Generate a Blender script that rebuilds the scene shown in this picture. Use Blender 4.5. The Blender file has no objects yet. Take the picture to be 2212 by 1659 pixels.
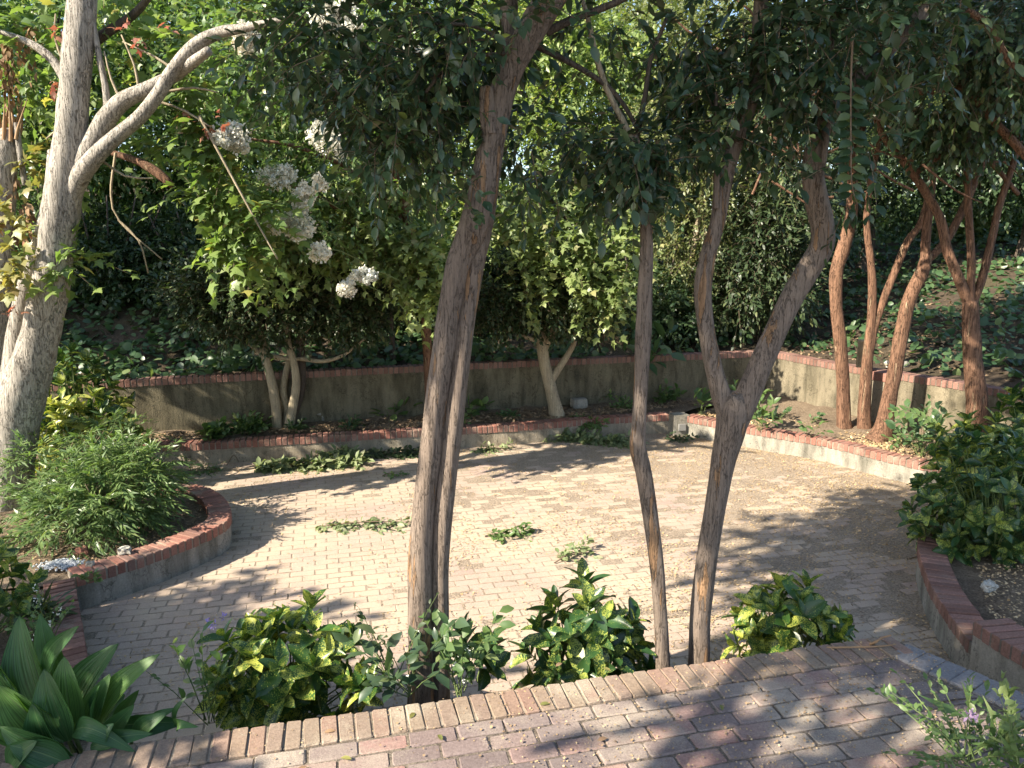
import bpy, math, random
import numpy as np
from mathutils import Vector, Matrix, noise as mnoise

rnd = random.Random(7)
rng = np.random.default_rng(11)
scene = bpy.context.scene
col = scene.collection

# ------------------------------------------------------------------ camera
F = 1637.0                      # focal length in photo units (photo 2212 units wide)
TH = math.atan(298.5 / F)       # pitch down
CH = 2.9                        # camera height above the plaza
cam_d = bpy.data.cameras.new('camera')
cam = bpy.data.objects.new('camera', cam_d)
col.objects.link(cam)
cam.location = (0, 0, CH)
cam.rotation_euler = (math.pi / 2 - TH, 0, 0)
cam_d.sensor_width = 36.0
cam_d.lens = 36.0 * F / 2212.0
cam_d.clip_start = 0.05
cam_d.clip_end = 600
scene.camera = cam

# ------------------------------------------------------------------ sky and sun
SUN_EL = math.radians(37)
sun_to = Vector((-0.845, -0.535, 0)).normalized() * math.cos(SUN_EL) + Vector((0, 0, math.sin(SUN_EL)))
world = bpy.data.worlds.new('World')
scene.world = world
world.use_nodes = True
wn = world.node_tree
sky = wn.nodes.new('ShaderNodeTexSky')
sky.sky_type = 'NISHITA'
sky.sun_disc = False
sky.sun_elevation = SUN_EL
sky.sun_rotation = math.atan2(sun_to.x, sun_to.y)
bg = wn.nodes['Background']
wn.links.new(sky.outputs[0], bg.inputs[0])
bg.inputs[1].default_value = 0.115
sd = bpy.data.lights.new('sun', 'SUN')
sd.energy = 5.0
sd.angle = math.radians(0.5)
sd.color = (1.0, 0.90, 0.74)
sun = bpy.data.objects.new('sun', sd)
col.objects.link(sun)
sun.location = (-20, -14, 18)
sun.rotation_euler = (-sun_to).to_track_quat('-Z', 'Y').to_euler()

scene.view_settings.view_transform = 'Standard'
scene.view_settings.look = 'None'
scene.view_settings.gamma = 1.0
scene.view_settings.exposure = 1.5
scene.view_settings.use_curve_mapping = False
scene.render.engine = 'CYCLES'
scene.cycles.use_denoising = True
scene.cycles.max_bounces = 6
scene.cycles.diffuse_bounces = 3
scene.cycles.glossy_bounces = 2
scene.cycles.transmission_bounces = 4
scene.cycles.transparent_max_bounces = 4
scene.cycles.caustics_reflective = False
scene.cycles.caustics_refractive = False

# ------------------------------------------------------------------ helpers
_c, _s = math.cos(TH), math.sin(TH)


def ray(x, y):
    u = (x - 1106.0) / F
    v = (y - 829.5) / F
    return np.array((u, _c - v * _s, -_s - v * _c))


def P(x, y, z=0.0):             # photo point -> point on the level z
    r = ray(x, y)
    return np.array((0, 0, CH)) + r * ((z - CH) / r[2])


def Q(x, y, Y):                 # photo point -> point at distance Y
    r = ray(x, y)
    return np.array((0, 0, CH)) + r * (Y / r[1])


def link(o, parent=None):
    col.objects.link(o)
    if parent is not None:
        o.parent = parent
    return o


def tag(o, label=None, cat=None, group=None, kind=None):
    if label:
        o['label'] = label
    if cat:
        o['category'] = cat
    if group:
        o['group'] = group
    if kind:
        o['kind'] = kind
    return o


def empty(name, loc, label, cat, group=None):
    o = bpy.data.objects.new(name, None)
    o.location = loc
    o.empty_display_size = 0.1
    link(o)
    return tag(o, label, cat, group)


def mesh_np(name, v, f, mat=None, smooth=False):
    """v (n,3), f (m,3) or (m,4) arrays"""
    v = np.ascontiguousarray(v, dtype=np.float32)
    f = np.ascontiguousarray(f, dtype=np.int32)
    me = bpy.data.meshes.new(name)
    k = f.shape[1]
    me.vertices.add(len(v))
    me.vertices.foreach_set('co', v.ravel())
    me.loops.add(f.size)
    me.loops.foreach_set('vertex_index', f.ravel())
    me.polygons.add(len(f))
    me.polygons.foreach_set('loop_start', np.arange(0, f.size, k, dtype=np.int32))
    me.update(calc_edges=True)
    if smooth:
        me.polygons.foreach_set('use_smooth', np.ones(len(f), dtype=bool))
    elif name in ('paving', 'stucco_body', 'mortar', 'white_gravel'):
        me.shade_flat()
    if mat is not None:
        me.materials.append(mat)
    return me


def obj_np(name, v, f, mat, parent=None, smooth=False):
    v = np.asarray(v, dtype=float)
    if parent is not None:
        v = v - np.array(origin(parent))
    o = bpy.data.objects.new(name, mesh_np(name, v, f, mat, smooth))
    return link(o, parent)


def origin(o):
    p = Vector((0, 0, 0))
    while o is not None:
        p = p + o.location
        o = o.parent
    return p


def quads(tri_q):
    tri_q = np.asarray(tri_q)
    return np.vstack((tri_q[:, [0, 1, 2]], tri_q[:, [0, 2, 3]]))


def unit(a):
    a = np.asarray(a, dtype=float)
    return a / np.maximum(np.linalg.norm(a, axis=-1, keepdims=True), 1e-9)


class MB:
    """collects vertices and faces of mixed size into one mesh"""
    def __init__(self):
        self.v = []
        self.f = []

    def add(self, v, f):
        n = len(self.v)
        self.v += [tuple(map(float, p)) for p in v]
        self.f += [tuple(i + n for i in q) for q in f]

    def box(self, c, h, ang=0.0, taper=1.0):
        ca, sa = math.cos(ang), math.sin(ang)
        vs = []
        for z in (-1, 1):
            k = taper if z > 0 else 1.0
            for x, y in ((-1, -1), (1, -1), (1, 1), (-1, 1)):
                a, b = x * h[0] * k, y * h[1] * k
                vs.append((c[0] + a * ca - b * sa, c[1] + a * sa + b * ca, c[2] + z * h[2]))
        self.add(vs, [(0, 3, 2, 1), (4, 5, 6, 7), (0, 1, 5, 4), (1, 2, 6, 5), (2, 3, 7, 6), (3, 0, 4, 7)])

    def build(self, name, mat, parent=None, smooth=False):
        me = bpy.data.meshes.new(name)
        off = np.array(origin(parent)) if parent is not None else np.zeros(3)
        me.from_pydata([tuple(np.array(p) - off) for p in self.v], [], self.f)
        me.update()
        if smooth:
            me.polygons.foreach_set('use_smooth', np.ones(len(me.polygons), dtype=bool))
        me.materials.append(mat)
        return link(bpy.data.objects.new(name, me), parent)


def catmull(pts, step):
    pts = np.asarray(pts, dtype=float)
    if len(pts) < 3:
        n = max(2, int(np.linalg.norm(pts[1, :3] - pts[0, :3]) / step))
        t = np.linspace(0, 1, n)[:, None]
        return pts[0] * (1 - t) + pts[1] * t
    p = np.vstack((2 * pts[0] - pts[1], pts, 2 * pts[-1] - pts[-2]))
    out = []
    for i in range(1, len(p) - 2):
        n = max(2, int(np.linalg.norm(p[i + 1, :3] - p[i, :3]) / step))
        for t in np.arange(n) / n:
            a, b, c, d = p[i - 1], p[i], p[i + 1], p[i + 2]
            out.append(0.5 * (2 * b + (c - a) * t + (2 * a - 5 * b + 4 * c - d) * t * t + (3 * b - a - 3 * c + d) * t ** 3))
    out.append(p[-2])
    return np.array(out)


def tube_geo(path, sides=14, step=0.06, ridge=0.06, rough=0.05, seed=0, cap=True):
    """path rows x,y,z,r -> verts, quads of a limb with flutes and lumps"""
    c = catmull(path, step)
    n = len(c)
    T = unit(np.gradient(c[:, :3], axis=0))
    ref = np.array((0.0, 1.0, 0.0))
    if abs(T[0] @ ref) > 0.9:
        ref = np.array((1.0, 0, 0))
    A = []
    a = unit(np.cross(T[0], ref))
    for i in range(n):
        a = unit(a - T[i] * (a @ T[i]))
        A.append(a)
    A = np.array(A)
    B = np.cross(T, A)
    ang = np.linspace(0, 2 * math.pi, sides, endpoint=False)
    s = np.arange(n) * step
    r = np.maximum(c[:, 3], 0.0015)[:, None] * np.ones((n, sides))
    ph = seed * 1.7
    if ridge > 0:
        r *= 1 + ridge * (np.cos(3 * ang[None] + ph + s[:, None] * 0.9) + 0.6 * np.cos(5 * ang[None] - s[:, None] * 0.5 + 2 * ph))
    pos = c[:, None, :3] + (A[:, None] * np.cos(ang)[None, :, None] + B[:, None] * np.sin(ang)[None, :, None]) * r[..., None]
    if rough > 0:
        flat = pos.reshape(-1, 3)
        k = np.array([mnoise.noise(Vector((p[0] * 14 + ph, p[1] * 14, p[2] * 4))) + 0.7 * mnoise.noise(Vector((p[0] * 5, p[1] * 5 + ph, p[2] * 5))) for p in flat]).reshape(n, sides)
        r2 = r * (1 + rough * k)
        pos = c[:, None, :3] + (A[:, None] * np.cos(ang)[None, :, None] + B[:, None] * np.sin(ang)[None, :, None]) * r2[..., None]
    v = pos.reshape(-1, 3)
    i = np.arange(n - 1)[:, None] * sides
    j = np.arange(sides)[None]
    j2 = (j + 1) % sides
    f = np.stack((i + j, i + j2, i + sides + j2, i + sides + j), -1).reshape(-1, 4)
    if cap:
        v = np.vstack((v, c[-1:, :3] + T[-1:] * c[-1, 3] * 0.3))
        k = len(v) - 1
        e = (n - 1) * sides
        capf = np.array([(e + a, e + (a + 1) % sides, k, k) for a in range(sides)])
        return v, f, capf[:, :3]
    return v, f, None


def tube(name, path, mat, parent, **kw):
    v, f, cf = tube_geo(path, **kw)
    tri = quads(f)
    if cf is not None:
        tri = np.vstack((tri, cf))
    return obj_np(name, v, tri, mat, parent, smooth=True)


def tubes_joined(name, paths, mat, parent, **kw):
    V, T, k = [], [], 0
    for i, p in enumerate(paths):
        v, f, cf = tube_geo(p, seed=i, **kw)
        t = quads(f)
        if cf is not None:
            t = np.vstack((t, cf))
        V.append(v)
        T.append(t + k)
        k += len(v)
    return obj_np(name, np.vstack(V), np.vstack(T), mat, parent, smooth=True)


def dpath(rows, Y):
    """photo rows (x, y, width[, dist]) -> x,y,z,radius"""
    out = []
    for r in rows:
        yy = Y if len(r) < 4 else r[3]
        p = Q(r[0], r[1], yy)
        out.append((p[0], p[1], p[2], r[2] * yy / F * 0.5))
    return out


# ------------------------------------------------------------------ materials
def new_mat(name):
    m = bpy.data.materials.new(name)
    m.use_nodes = True
    nt = m.node_tree
    bsdf = nt.nodes['Principled BSDF']
    return m, nt, bsdf


def N(nt, t, **kw):
    n = nt.nodes.new(t)
    for k, v in kw.items():
        if isinstance(k, str) and hasattr(n, k):
            setattr(n, k, v)
        else:
            n.inputs[k].default_value = v
    return n


def mixc(nt, fac, a, b, mode='MIX'):
    n = nt.nodes.new('ShaderNodeMix')
    n.data_type = 'RGBA'
    n.blend_type = mode
    for i, x in ((0, fac), (6, a), (7, b)):
        if hasattr(x, 'is_output') or isinstance(x, bpy.types.NodeSocket):
            nt.links.new(x, n.inputs[i])
        else:
            n.inputs[i].default_value = x if i == 0 else (*x, 1)
    return n.outputs[2]


def ramp(nt, src, stops):
    n = nt.nodes.new('ShaderNodeValToRGB')
    el = n.color_ramp.elements
    while len(el) > 1:
        el.remove(el[-1])
    for i, (p, c) in enumerate(stops):
        e = el[0] if i == 0 else el.new(p)
        e.position = p
        e.color = (*c, 1) if not isinstance(c, (int, float)) else (c, c, c, 1)
    nt.links.new(src, n.inputs[0])
    return n.outputs[0]


def coords(nt, kind='Object', scale=(1, 1, 1)):
    if kind == 'World':
        src = nt.nodes.new('ShaderNodeNewGeometry').outputs['Position']
    else:
        src = nt.nodes.new('ShaderNodeTexCoord').outputs[kind]
    mp = nt.nodes.new('ShaderNodeMapping')
    mp.inputs['Scale'].default_value = scale
    nt.links.new(src, mp.inputs[0])
    return mp.outputs[0]


def ntex(nt, vec, scale, detail=4, rough=0.55, dist=0.0):
    n = nt.nodes.new('ShaderNodeTexNoise')
    n.inputs['Scale'].default_value = scale
    n.inputs['Detail'].default_value = detail
    n.inputs['Roughness'].default_value = rough
    n.inputs['Distortion'].default_value = dist
    nt.links.new(vec, n.inputs['Vector'])
    return n.outputs[0]


def bump(nt, bsdf, h, strength=0.4, dist=0.01):
    b = nt.nodes.new('ShaderNodeBump')
    b.inputs['Strength'].default_value = strength
    b.inputs['Distance'].default_value = dist
    nt.links.new(h, b.inputs['Height'])
    nt.links.new(b.outputs[0], bsdf.inputs['Normal'])


def math_n(nt, op, a, b=None):
    n = nt.nodes.new('ShaderNodeMath')
    n.operation = op
    for i, x in ((0, a), (1, b)):
        if x is None:
            continue
        if isinstance(x, bpy.types.NodeSocket):
            nt.links.new(x, n.inputs[i])
        else:
            n.inputs[i].default_value = x
    return n.outputs[0]


def piece_random(nt):
    """a random number for each piece, whether it is an object or an island of a joined mesh"""
    a = nt.nodes.new('ShaderNodeObjectInfo').outputs['Random']
    b = nt.nodes.new('ShaderNodeNewGeometry').outputs['Random Per Island']
    return math_n(nt, 'FRACT', math_n(nt, 'ADD', a, b))


def leaf_mat(name, c1, c2, c3=None, trans=0.35, rough=0.40, tcol=None, spec=0.5, p3=0.93):
    m, nt, bs = new_mat(name)
    r = piece_random(nt)
    stops = [(0.0, c1), (0.75, c2)]
    if c3:
        stops += [(p3, c2), (min(p3 + 0.03, 1.0), c3)]
    cr = ramp(nt, r, stops)
    nz = ntex(nt, coords(nt, 'World'), 0.9, 2)
    dark = ramp(nt, nz, [(0.3, (0.7, 0.75, 0.75)), (0.7, (1.15, 1.1, 1.0))])
    c = mixc(nt, 1.0, cr, dark, 'MULTIPLY')
    hs = nt.nodes.new('ShaderNodeHueSaturation')
    hs.inputs['Saturation'].default_value = 0.84
    nt.links.new(c, hs.inputs['Color'])
    c = hs.outputs[0]
    nt.links.new(c, bs.inputs['Base Color'])
    bs.inputs['Roughness'].default_value = rough
    bs.inputs['Specular IOR Level'].default_value = spec
    tr = nt.nodes.new('ShaderNodeBsdfTranslucent')
    tc = mixc(nt, 1.0, c, tcol or (1.4, 1.5, 0.72), 'MULTIPLY')
    nt.links.new(tc, tr.inputs['Color'])
    ms = nt.nodes.new('ShaderNodeMixShader')
    ms.inputs[0].default_value = trans
    nt.links.new(bs.outputs[0], ms.inputs[1])
    nt.links.new(tr.outputs[0], ms.inputs[2])
    nt.links.new(ms.outputs[0], nt.nodes['Material Output'].inputs[0])
    return m


def variegated(name, green, yellow, amount=0.5):
    """spotted laurel leaf: fine yellow flecks on green, some leaves much yellower"""
    m, nt, bs = new_mat(name)
    r = piece_random(nt)
    oc = coords(nt, 'Object')
    off = N(nt, 'ShaderNodeVectorMath', operation='ADD')
    nt.links.new(oc, off.inputs[0])
    comb = nt.nodes.new('ShaderNodeCombineXYZ')
    nt.links.new(math_n(nt, 'MULTIPLY', r, 50.0), comb.inputs[0])
    nt.links.new(comb.outputs[0], off.inputs[1])
    nz = ntex(nt, off.outputs[0], 150, 3, 0.65)
    nz2 = ntex(nt, off.outputs[0], 22, 2, 0.5)
    s = math_n(nt, 'ADD', nz, math_n(nt, 'MULTIPLY', nz2, 0.5))
    s = math_n(nt, 'ADD', s, math_n(nt, 'MULTIPLY', math_n(nt, 'SUBTRACT', r, 0.5), 0.22))
    fac = ramp(nt, s, [(0.86 - 0.2 * amount, 0.0), (0.93 - 0.2 * amount, 1.0)])
    g = ramp(nt, math_n(nt, 'FRACT', math_n(nt, 'MULTIPLY', r, 7.3)), [(0, tuple(x * 0.7 for x in green)), (1, tuple(x * 1.25 for x in green))])
    c = mixc(nt, fac, g, yellow)
    nt.links.new(c, bs.inputs['Base Color'])
    bs.inputs['Roughness'].default_value = 0.34
    bs.inputs['Specular IOR Level'].default_value = 0.5
    tr = nt.nodes.new('ShaderNodeBsdfTranslucent')
    nt.links.new(mixc(nt, 1.0, c, (1.3, 1.4, 0.5), 'MULTIPLY'), tr.inputs['Color'])
    ms = nt.nodes.new('ShaderNodeMixShader')
    ms.inputs[0].default_value = 0.25
    nt.links.new(bs.outputs[0], ms.inputs[1])
    nt.links.new(tr.outputs[0], ms.inputs[2])
    nt.links.new(ms.outputs[0], nt.nodes['Material Output'].inputs[0])
    return m


def bark_mat(name, base, dark, patch, patch_at=0.58, streak=1.0, crack=0.5, fib=1.0):
    m, nt, bs = new_mat(name)
    big = ntex(nt, coords(nt, 'Object', (5, 5, 1.6)), 1.0, 3, 0.5)
    fibre = ntex(nt, coords(nt, 'Object', (90, 90, 3.5)), 1.0, 5, 0.7)
    n2 = ntex(nt, coords(nt, 'Object', (19, 19, 2.1)), 1.0, 5, 0.62, 0.3)
    n6 = ntex(nt, coords(nt, 'Object', (26, 26, 3.4)), 1.0, 6, 0.7, 0.5)
    grain = ntex(nt, coords(nt, 'Object', (120, 120, 60)), 1.0, 3, 0.6)
    c = mixc(nt, ramp(nt, big, [(0.36, 0.0), (0.64, 1.0)]), tuple(0.55 * a + 0.45 * b for a, b in zip(base, dark)), base)
    pf = ramp(nt, n2, [(patch_at, 0.0), (patch_at + 0.012, 0.9)])
    c = mixc(nt, pf, c, mixc(nt, fibre, tuple(x * 0.65 for x in patch), tuple(min(1, x * 1.25) for x in patch)))
    rim = ramp(nt, n2, [(patch_at - 0.022, 1.0), (patch_at - 0.004, 0.35), (patch_at + 0.004, 1.0)])
    c = mixc(nt, 1.0, c, rim, 'MULTIPLY')
    line = ramp(nt, n6, [(0.476, 1.0), (0.492, 1.0 - crack), (0.508, 1.0)])
    c = mixc(nt, 1.0, c, line, 'MULTIPLY')
    c = mixc(nt, 1.0, c, ramp(nt, fibre, [(0.3, 1 - 0.45 * fib), (0.7, 1 + 0.25 * fib)]), 'MULTIPLY')
    c = mixc(nt, 1.0, c, ramp(nt, grain, [(0.3, 0.85), (0.7, 1.12)]), 'MULTIPLY')
    nt.links.new(c, bs.inputs['Base Color'])
    bs.inputs['Roughness'].default_value = 0.82
    bs.inputs['Specular IOR Level'].default_value = 0.22
    h = math_n(nt, 'ADD', math_n(nt, 'MULTIPLY', fibre, 0.7), math_n(nt, 'ADD', math_n(nt, 'MULTIPLY', line, 0.5), math_n(nt, 'MULTIPLY', pf, -0.35)))
    bump(nt, bs, h, 0.9 * streak, 0.012)
    return m


def brick_mat(name, stops, sand=(0.50, 0.43, 0.32), sand_lo=0.56, sand_hi=0.7, sand_scale=1.6, grime=(0.5, 0.5, 0.5), rough=0.85):
    m, nt, bs = new_mat(name)
    r = piece_random(nt)
    c = ramp(nt, r, stops)
    wc = coords(nt, 'World')
    fine = ntex(nt, wc, 70, 5, 0.7)
    c = mixc(nt, 1.0, c, ramp(nt, fine, [(0.25, (0.62, 0.6, 0.58)), (0.75, (1.3, 1.3, 1.3))]), 'MULTIPLY')
    big = ntex(nt, wc, 3.0, 3)
    c = mixc(nt, ramp(nt, big, [(0.5, 0.0), (0.72, 0.55)]), c, grime)
    s = ntex(nt, wc, sand_scale, 6, 0.62)
    grain = ntex(nt, wc, 160, 3, 0.6)
    s2 = math_n(nt, 'ADD', s, math_n(nt, 'MULTIPLY', math_n(nt, 'SUBTRACT', grain, 0.5), 0.35))
    sf = ramp(nt, s2, [(sand_lo, 0.0), (sand_hi, 1.0)])
    c = mixc(nt, sf, c, mixc(nt, grain, tuple(x * 0.7 for x in sand), tuple(x * 1.25 for x in sand)))
    nt.links.new(c, bs.inputs['Base Color'])
    bs.inputs['Roughness'].default_value = rough
    bs.inputs['Specular IOR Level'].default_value = 0.25
    bump(nt, bs, math_n(nt, 'ADD', fine, math_n(nt, 'MULTIPLY', grain, 0.6)), 0.5, 0.006)
    return m


def soil_mat(name, a, b, c3, scale=9.0):
    m, nt, bs = new_mat(name)
    wc = coords(nt, 'World')
    n1 = ntex(nt, wc, scale, 6, 0.65)
    n2 = ntex(nt, wc, 55, 5, 0.7)
    n3 = ntex(nt, wc, 1.3, 3)
    c = mixc(nt, ramp(nt, n1, [(0.35, 0.0), (0.65, 1.0)]), a, b)
    c = mixc(nt, ramp(nt, n3, [(0.45, 0.0), (0.7, 0.8)]), c, c3)
    c = mixc(nt, 1.0, c, ramp(nt, n2, [(0.3, 0.45), (0.7, 1.35)]), 'MULTIPLY')
    nt.links.new(c, bs.inputs['Base Color'])
    bs.inputs['Roughness'].default_value = 0.95
    bs.inputs['Specular IOR Level'].default_value = 0.1
    bump(nt, bs, math_n(nt, 'ADD', n1, n2), 0.9, 0.03)
    return m


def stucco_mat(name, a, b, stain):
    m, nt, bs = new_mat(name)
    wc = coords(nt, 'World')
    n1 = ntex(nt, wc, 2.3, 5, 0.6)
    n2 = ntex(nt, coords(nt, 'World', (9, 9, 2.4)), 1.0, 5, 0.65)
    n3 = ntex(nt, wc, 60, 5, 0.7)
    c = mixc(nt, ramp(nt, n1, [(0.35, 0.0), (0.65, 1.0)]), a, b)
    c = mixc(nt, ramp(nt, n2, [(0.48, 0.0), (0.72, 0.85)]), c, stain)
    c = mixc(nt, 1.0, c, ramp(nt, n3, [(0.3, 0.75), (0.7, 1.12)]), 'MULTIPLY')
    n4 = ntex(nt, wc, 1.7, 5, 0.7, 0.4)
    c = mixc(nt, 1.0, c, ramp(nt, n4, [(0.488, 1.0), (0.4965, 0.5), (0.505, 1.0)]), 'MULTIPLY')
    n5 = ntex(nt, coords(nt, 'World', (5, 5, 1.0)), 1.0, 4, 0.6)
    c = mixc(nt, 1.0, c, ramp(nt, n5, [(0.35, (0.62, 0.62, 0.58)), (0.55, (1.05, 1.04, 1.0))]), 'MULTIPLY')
    nt.links.new(c, bs.inputs['Base Color'])
    bs.inputs['Roughness'].default_value = 0.9
    bs.inputs['Specular IOR Level'].default_value = 0.2
    bump(nt, bs, math_n(nt, 'ADD', n3, math_n(nt, 'MULTIPLY', n2, 1.5)), 0.7, 0.012)
    return m


def flat_mat(name, a, b, rough=0.7, scale=30):
    m, nt, bs = new_mat(name)
    r = piece_random(nt)
    n1 = ntex(nt, coords(nt, 'World'), scale, 4, 0.6)
    f = math_n(nt, 'ADD', math_n(nt, 'MULTIPLY', r, 0.7), math_n(nt, 'MULTIPLY', n1, 0.4))
    c = mixc(nt, f, a, b)
    nt.links.new(c, bs.inputs['Base Color'])
    bs.inputs['Roughness'].default_value = rough
    bs.inputs['Specular IOR Level'].default_value = 0.25
    return m


M = {}
M['patio'] = brick_mat('patio_paver', [(0, (0.15, 0.12, 0.115)), (0.35, (0.22, 0.165, 0.15)), (0.65, (0.20, 0.16, 0.15)), (0.88, (0.29, 0.175, 0.15)), (1, (0.31, 0.18, 0.15))],
                       sand=(0.37, 0.315, 0.25), sand_lo=0.42, sand_hi=0.68, sand_scale=1.8, grime=(0.20, 0.165, 0.15))
M['edge'] = brick_mat('edge_brick', [(0, (0.235, 0.175, 0.135)), (0.4, (0.255, 0.195, 0.14)), (0.75, (0.265, 0.17, 0.13)), (1, (0.235, 0.185, 0.145))],
                      sand=(0.38, 0.33, 0.25), sand_lo=0.52, sand_hi=0.75, sand_scale=2.5, grime=(0.25, 0.2, 0.155))
M['slate_edge'] = brick_mat('slate_edge', [(0, (0.16, 0.16, 0.17)), (1, (0.22, 0.21, 0.21))], sand=(0.34, 0.3, 0.25), sand_lo=0.6, sand_hi=0.75, sand_scale=2.5, grime=(0.2, 0.19, 0.19))
M['plaza'] = brick_mat('plaza_paver', [(0, (0.33, 0.25, 0.21)), (0.4, (0.37, 0.28, 0.235)), (0.75, (0.39, 0.295, 0.25)), (1, (0.355, 0.275, 0.235))],
                       sand=(0.46, 0.37, 0.275), sand_lo=0.32, sand_hi=0.62, sand_scale=0.9, grime=(0.37, 0.29, 0.245))
M['coping'] = brick_mat('coping_brick', [(0, (0.20, 0.095, 0.072)), (0.35, (0.28, 0.125, 0.095)), (0.6, (0.31, 0.15, 0.115)), (0.8, (0.24, 0.13, 0.10)), (1, (0.17, 0.095, 0.08))],
                        sand=(0.36, 0.29, 0.22), sand_lo=0.54, sand_hi=0.78, sand_scale=5, grime=(0.22, 0.155, 0.125))
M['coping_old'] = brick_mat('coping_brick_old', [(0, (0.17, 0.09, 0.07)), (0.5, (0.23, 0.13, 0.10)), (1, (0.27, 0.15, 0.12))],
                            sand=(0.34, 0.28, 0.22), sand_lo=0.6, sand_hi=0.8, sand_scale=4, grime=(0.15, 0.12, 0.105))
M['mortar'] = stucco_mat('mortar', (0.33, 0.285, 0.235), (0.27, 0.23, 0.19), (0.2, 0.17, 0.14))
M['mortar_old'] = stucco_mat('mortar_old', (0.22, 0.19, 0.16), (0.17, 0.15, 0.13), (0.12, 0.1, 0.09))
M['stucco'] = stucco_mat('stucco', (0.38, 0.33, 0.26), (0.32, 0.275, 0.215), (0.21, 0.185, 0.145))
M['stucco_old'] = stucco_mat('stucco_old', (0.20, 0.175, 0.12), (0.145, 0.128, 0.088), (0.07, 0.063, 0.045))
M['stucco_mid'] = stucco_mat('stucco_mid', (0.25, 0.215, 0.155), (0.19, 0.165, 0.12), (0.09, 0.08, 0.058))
M['stucco_grey'] = stucco_mat('stucco_grey', (0.36, 0.34, 0.30), (0.29, 0.27, 0.24), (0.15, 0.14, 0.12))
M['stucco_white'] = stucco_mat('stucco_white', (0.36, 0.335, 0.29), (0.28, 0.265, 0.23), (0.15, 0.14, 0.12))
M['sand'] = soil_mat('sand_joint', (0.41, 0.33, 0.25), (0.35, 0.28, 0.21), (0.45, 0.365, 0.275), 6)
M['patio_sand'] = soil_mat('patio_joint', (0.17, 0.14, 0.115), (0.23, 0.19, 0.15), (0.29, 0.245, 0.19), 6)
M['soil'] = soil_mat('bed_soil', (0.16, 0.12, 0.085), (0.24, 0.185, 0.13), (0.30, 0.23, 0.16), 9)
M['dark_soil'] = soil_mat('hill_soil', (0.07, 0.055, 0.04), (0.12, 0.09, 0.065), (0.10, 0.085, 0.05), 5)
M['crape'] = bark_mat('crape_bark', (0.235, 0.185, 0.148), (0.12, 0.09, 0.072), (0.31, 0.185, 0.10), 0.60, 1.0, 0.6, 0.7)
M['crape_red'] = bark_mat('crape_bark_red', (0.25, 0.14, 0.088), (0.12, 0.062, 0.04), (0.36, 0.25, 0.16), 0.615, 1.5, 0.7, 1.3)
M['maple_bark'] = bark_mat('maple_bark', (0.44, 0.40, 0.345), (0.27, 0.245, 0.21), (0.25, 0.2, 0.155), 0.66, 1.5, 0.65, 0.9)
M['pale_bark'] = bark_mat('pale_bark', (0.42, 0.35, 0.24), (0.24, 0.2, 0.14), (0.5, 0.43, 0.3), 0.62, 0.8, 0.3)
M['dark_bark'] = bark_mat('dark_bark', (0.12, 0.095, 0.075), (0.06, 0.05, 0.04), (0.16, 0.12, 0.09), 0.62)
M['twig'] = flat_mat('twig', (0.22, 0.16, 0.11), (0.13, 0.095, 0.065), 0.8)
M['green_stem'] = flat_mat('green_stem', (0.10, 0.15, 0.045), (0.16, 0.2, 0.08), 0.6)
M['splinter'] = flat_mat('splinter', (0.38, 0.25, 0.14), (0.24, 0.15, 0.085), 0.8)
M['bg1'] = leaf_mat('leaf_mid_green', (0.064, 0.143, 0.029), (0.143, 0.243, 0.051), (0.286, 0.315, 0.086), 0.35)
M['bg2'] = leaf_mat('leaf_yellow_green', (0.125, 0.203, 0.040), (0.234, 0.312, 0.070), (0.406, 0.406, 0.109), 0.4)
M['bg3'] = leaf_mat('leaf_olive', (0.090, 0.128, 0.038), (0.179, 0.209, 0.060), (0.299, 0.284, 0.090), 0.35)
M['bg4'] = leaf_mat('leaf_deep_green', (0.022, 0.055, 0.02), (0.05, 0.095, 0.03), (0.1, 0.13, 0.05), 0.28)
M['bright'] = leaf_mat('leaf_bright', (0.17, 0.25, 0.06), (0.25, 0.32, 0.09), (0.34, 0.33, 0.12), 0.42)
M['maple'] = leaf_mat('leaf_maple', (0.111, 0.202, 0.039), (0.195, 0.286, 0.052), (0.390, 0.338, 0.065), 0.42)
M['maple_red'] = leaf_mat('leaf_maple_red', (0.30, 0.07, 0.045), (0.36, 0.14, 0.06), None, 0.35, tcol=(1.4, 1.0, 0.8))
M['maple_yellow'] = leaf_mat('leaf_maple_yellow', (0.30, 0.25, 0.05), (0.26, 0.28, 0.06), (0.32, 0.14, 0.05), 0.4, tcol=(1.3, 1.2, 0.6))
M['crape_leaf'] = leaf_mat('leaf_crape', (0.024, 0.062, 0.028), (0.065, 0.12, 0.048), (0.14, 0.19, 0.06), 0.3, 0.34, spec=0.55, p3=0.86)
M['camellia'] = leaf_mat('leaf_camellia', (0.026, 0.055, 0.018), (0.055, 0.09, 0.03), (0.13, 0.16, 0.055), 0.22, 0.42, spec=0.4, p3=0.9)
M['kudzu'] = leaf_mat('leaf_ground_vine', (0.035, 0.095, 0.03), (0.075, 0.15, 0.045), (0.16, 0.22, 0.07), 0.3, 0.4)
M['fern'] = leaf_mat('leaf_narrow', (0.07, 0.15, 0.035), (0.15, 0.24, 0.055), (0.24, 0.31, 0.09), 0.35, 0.4)
M['fresh'] = leaf_mat('leaf_fresh', (0.07, 0.155, 0.035), (0.13, 0.22, 0.05), (0.22, 0.28, 0.08), 0.4, 0.4)
M['dry'] = leaf_mat('leaf_dry', (0.22, 0.12, 0.06), (0.33, 0.2, 0.1), (0.42, 0.24, 0.08), 0.2, 0.8, tcol=(1.2, 1.0, 0.8), spec=0.1)
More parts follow.
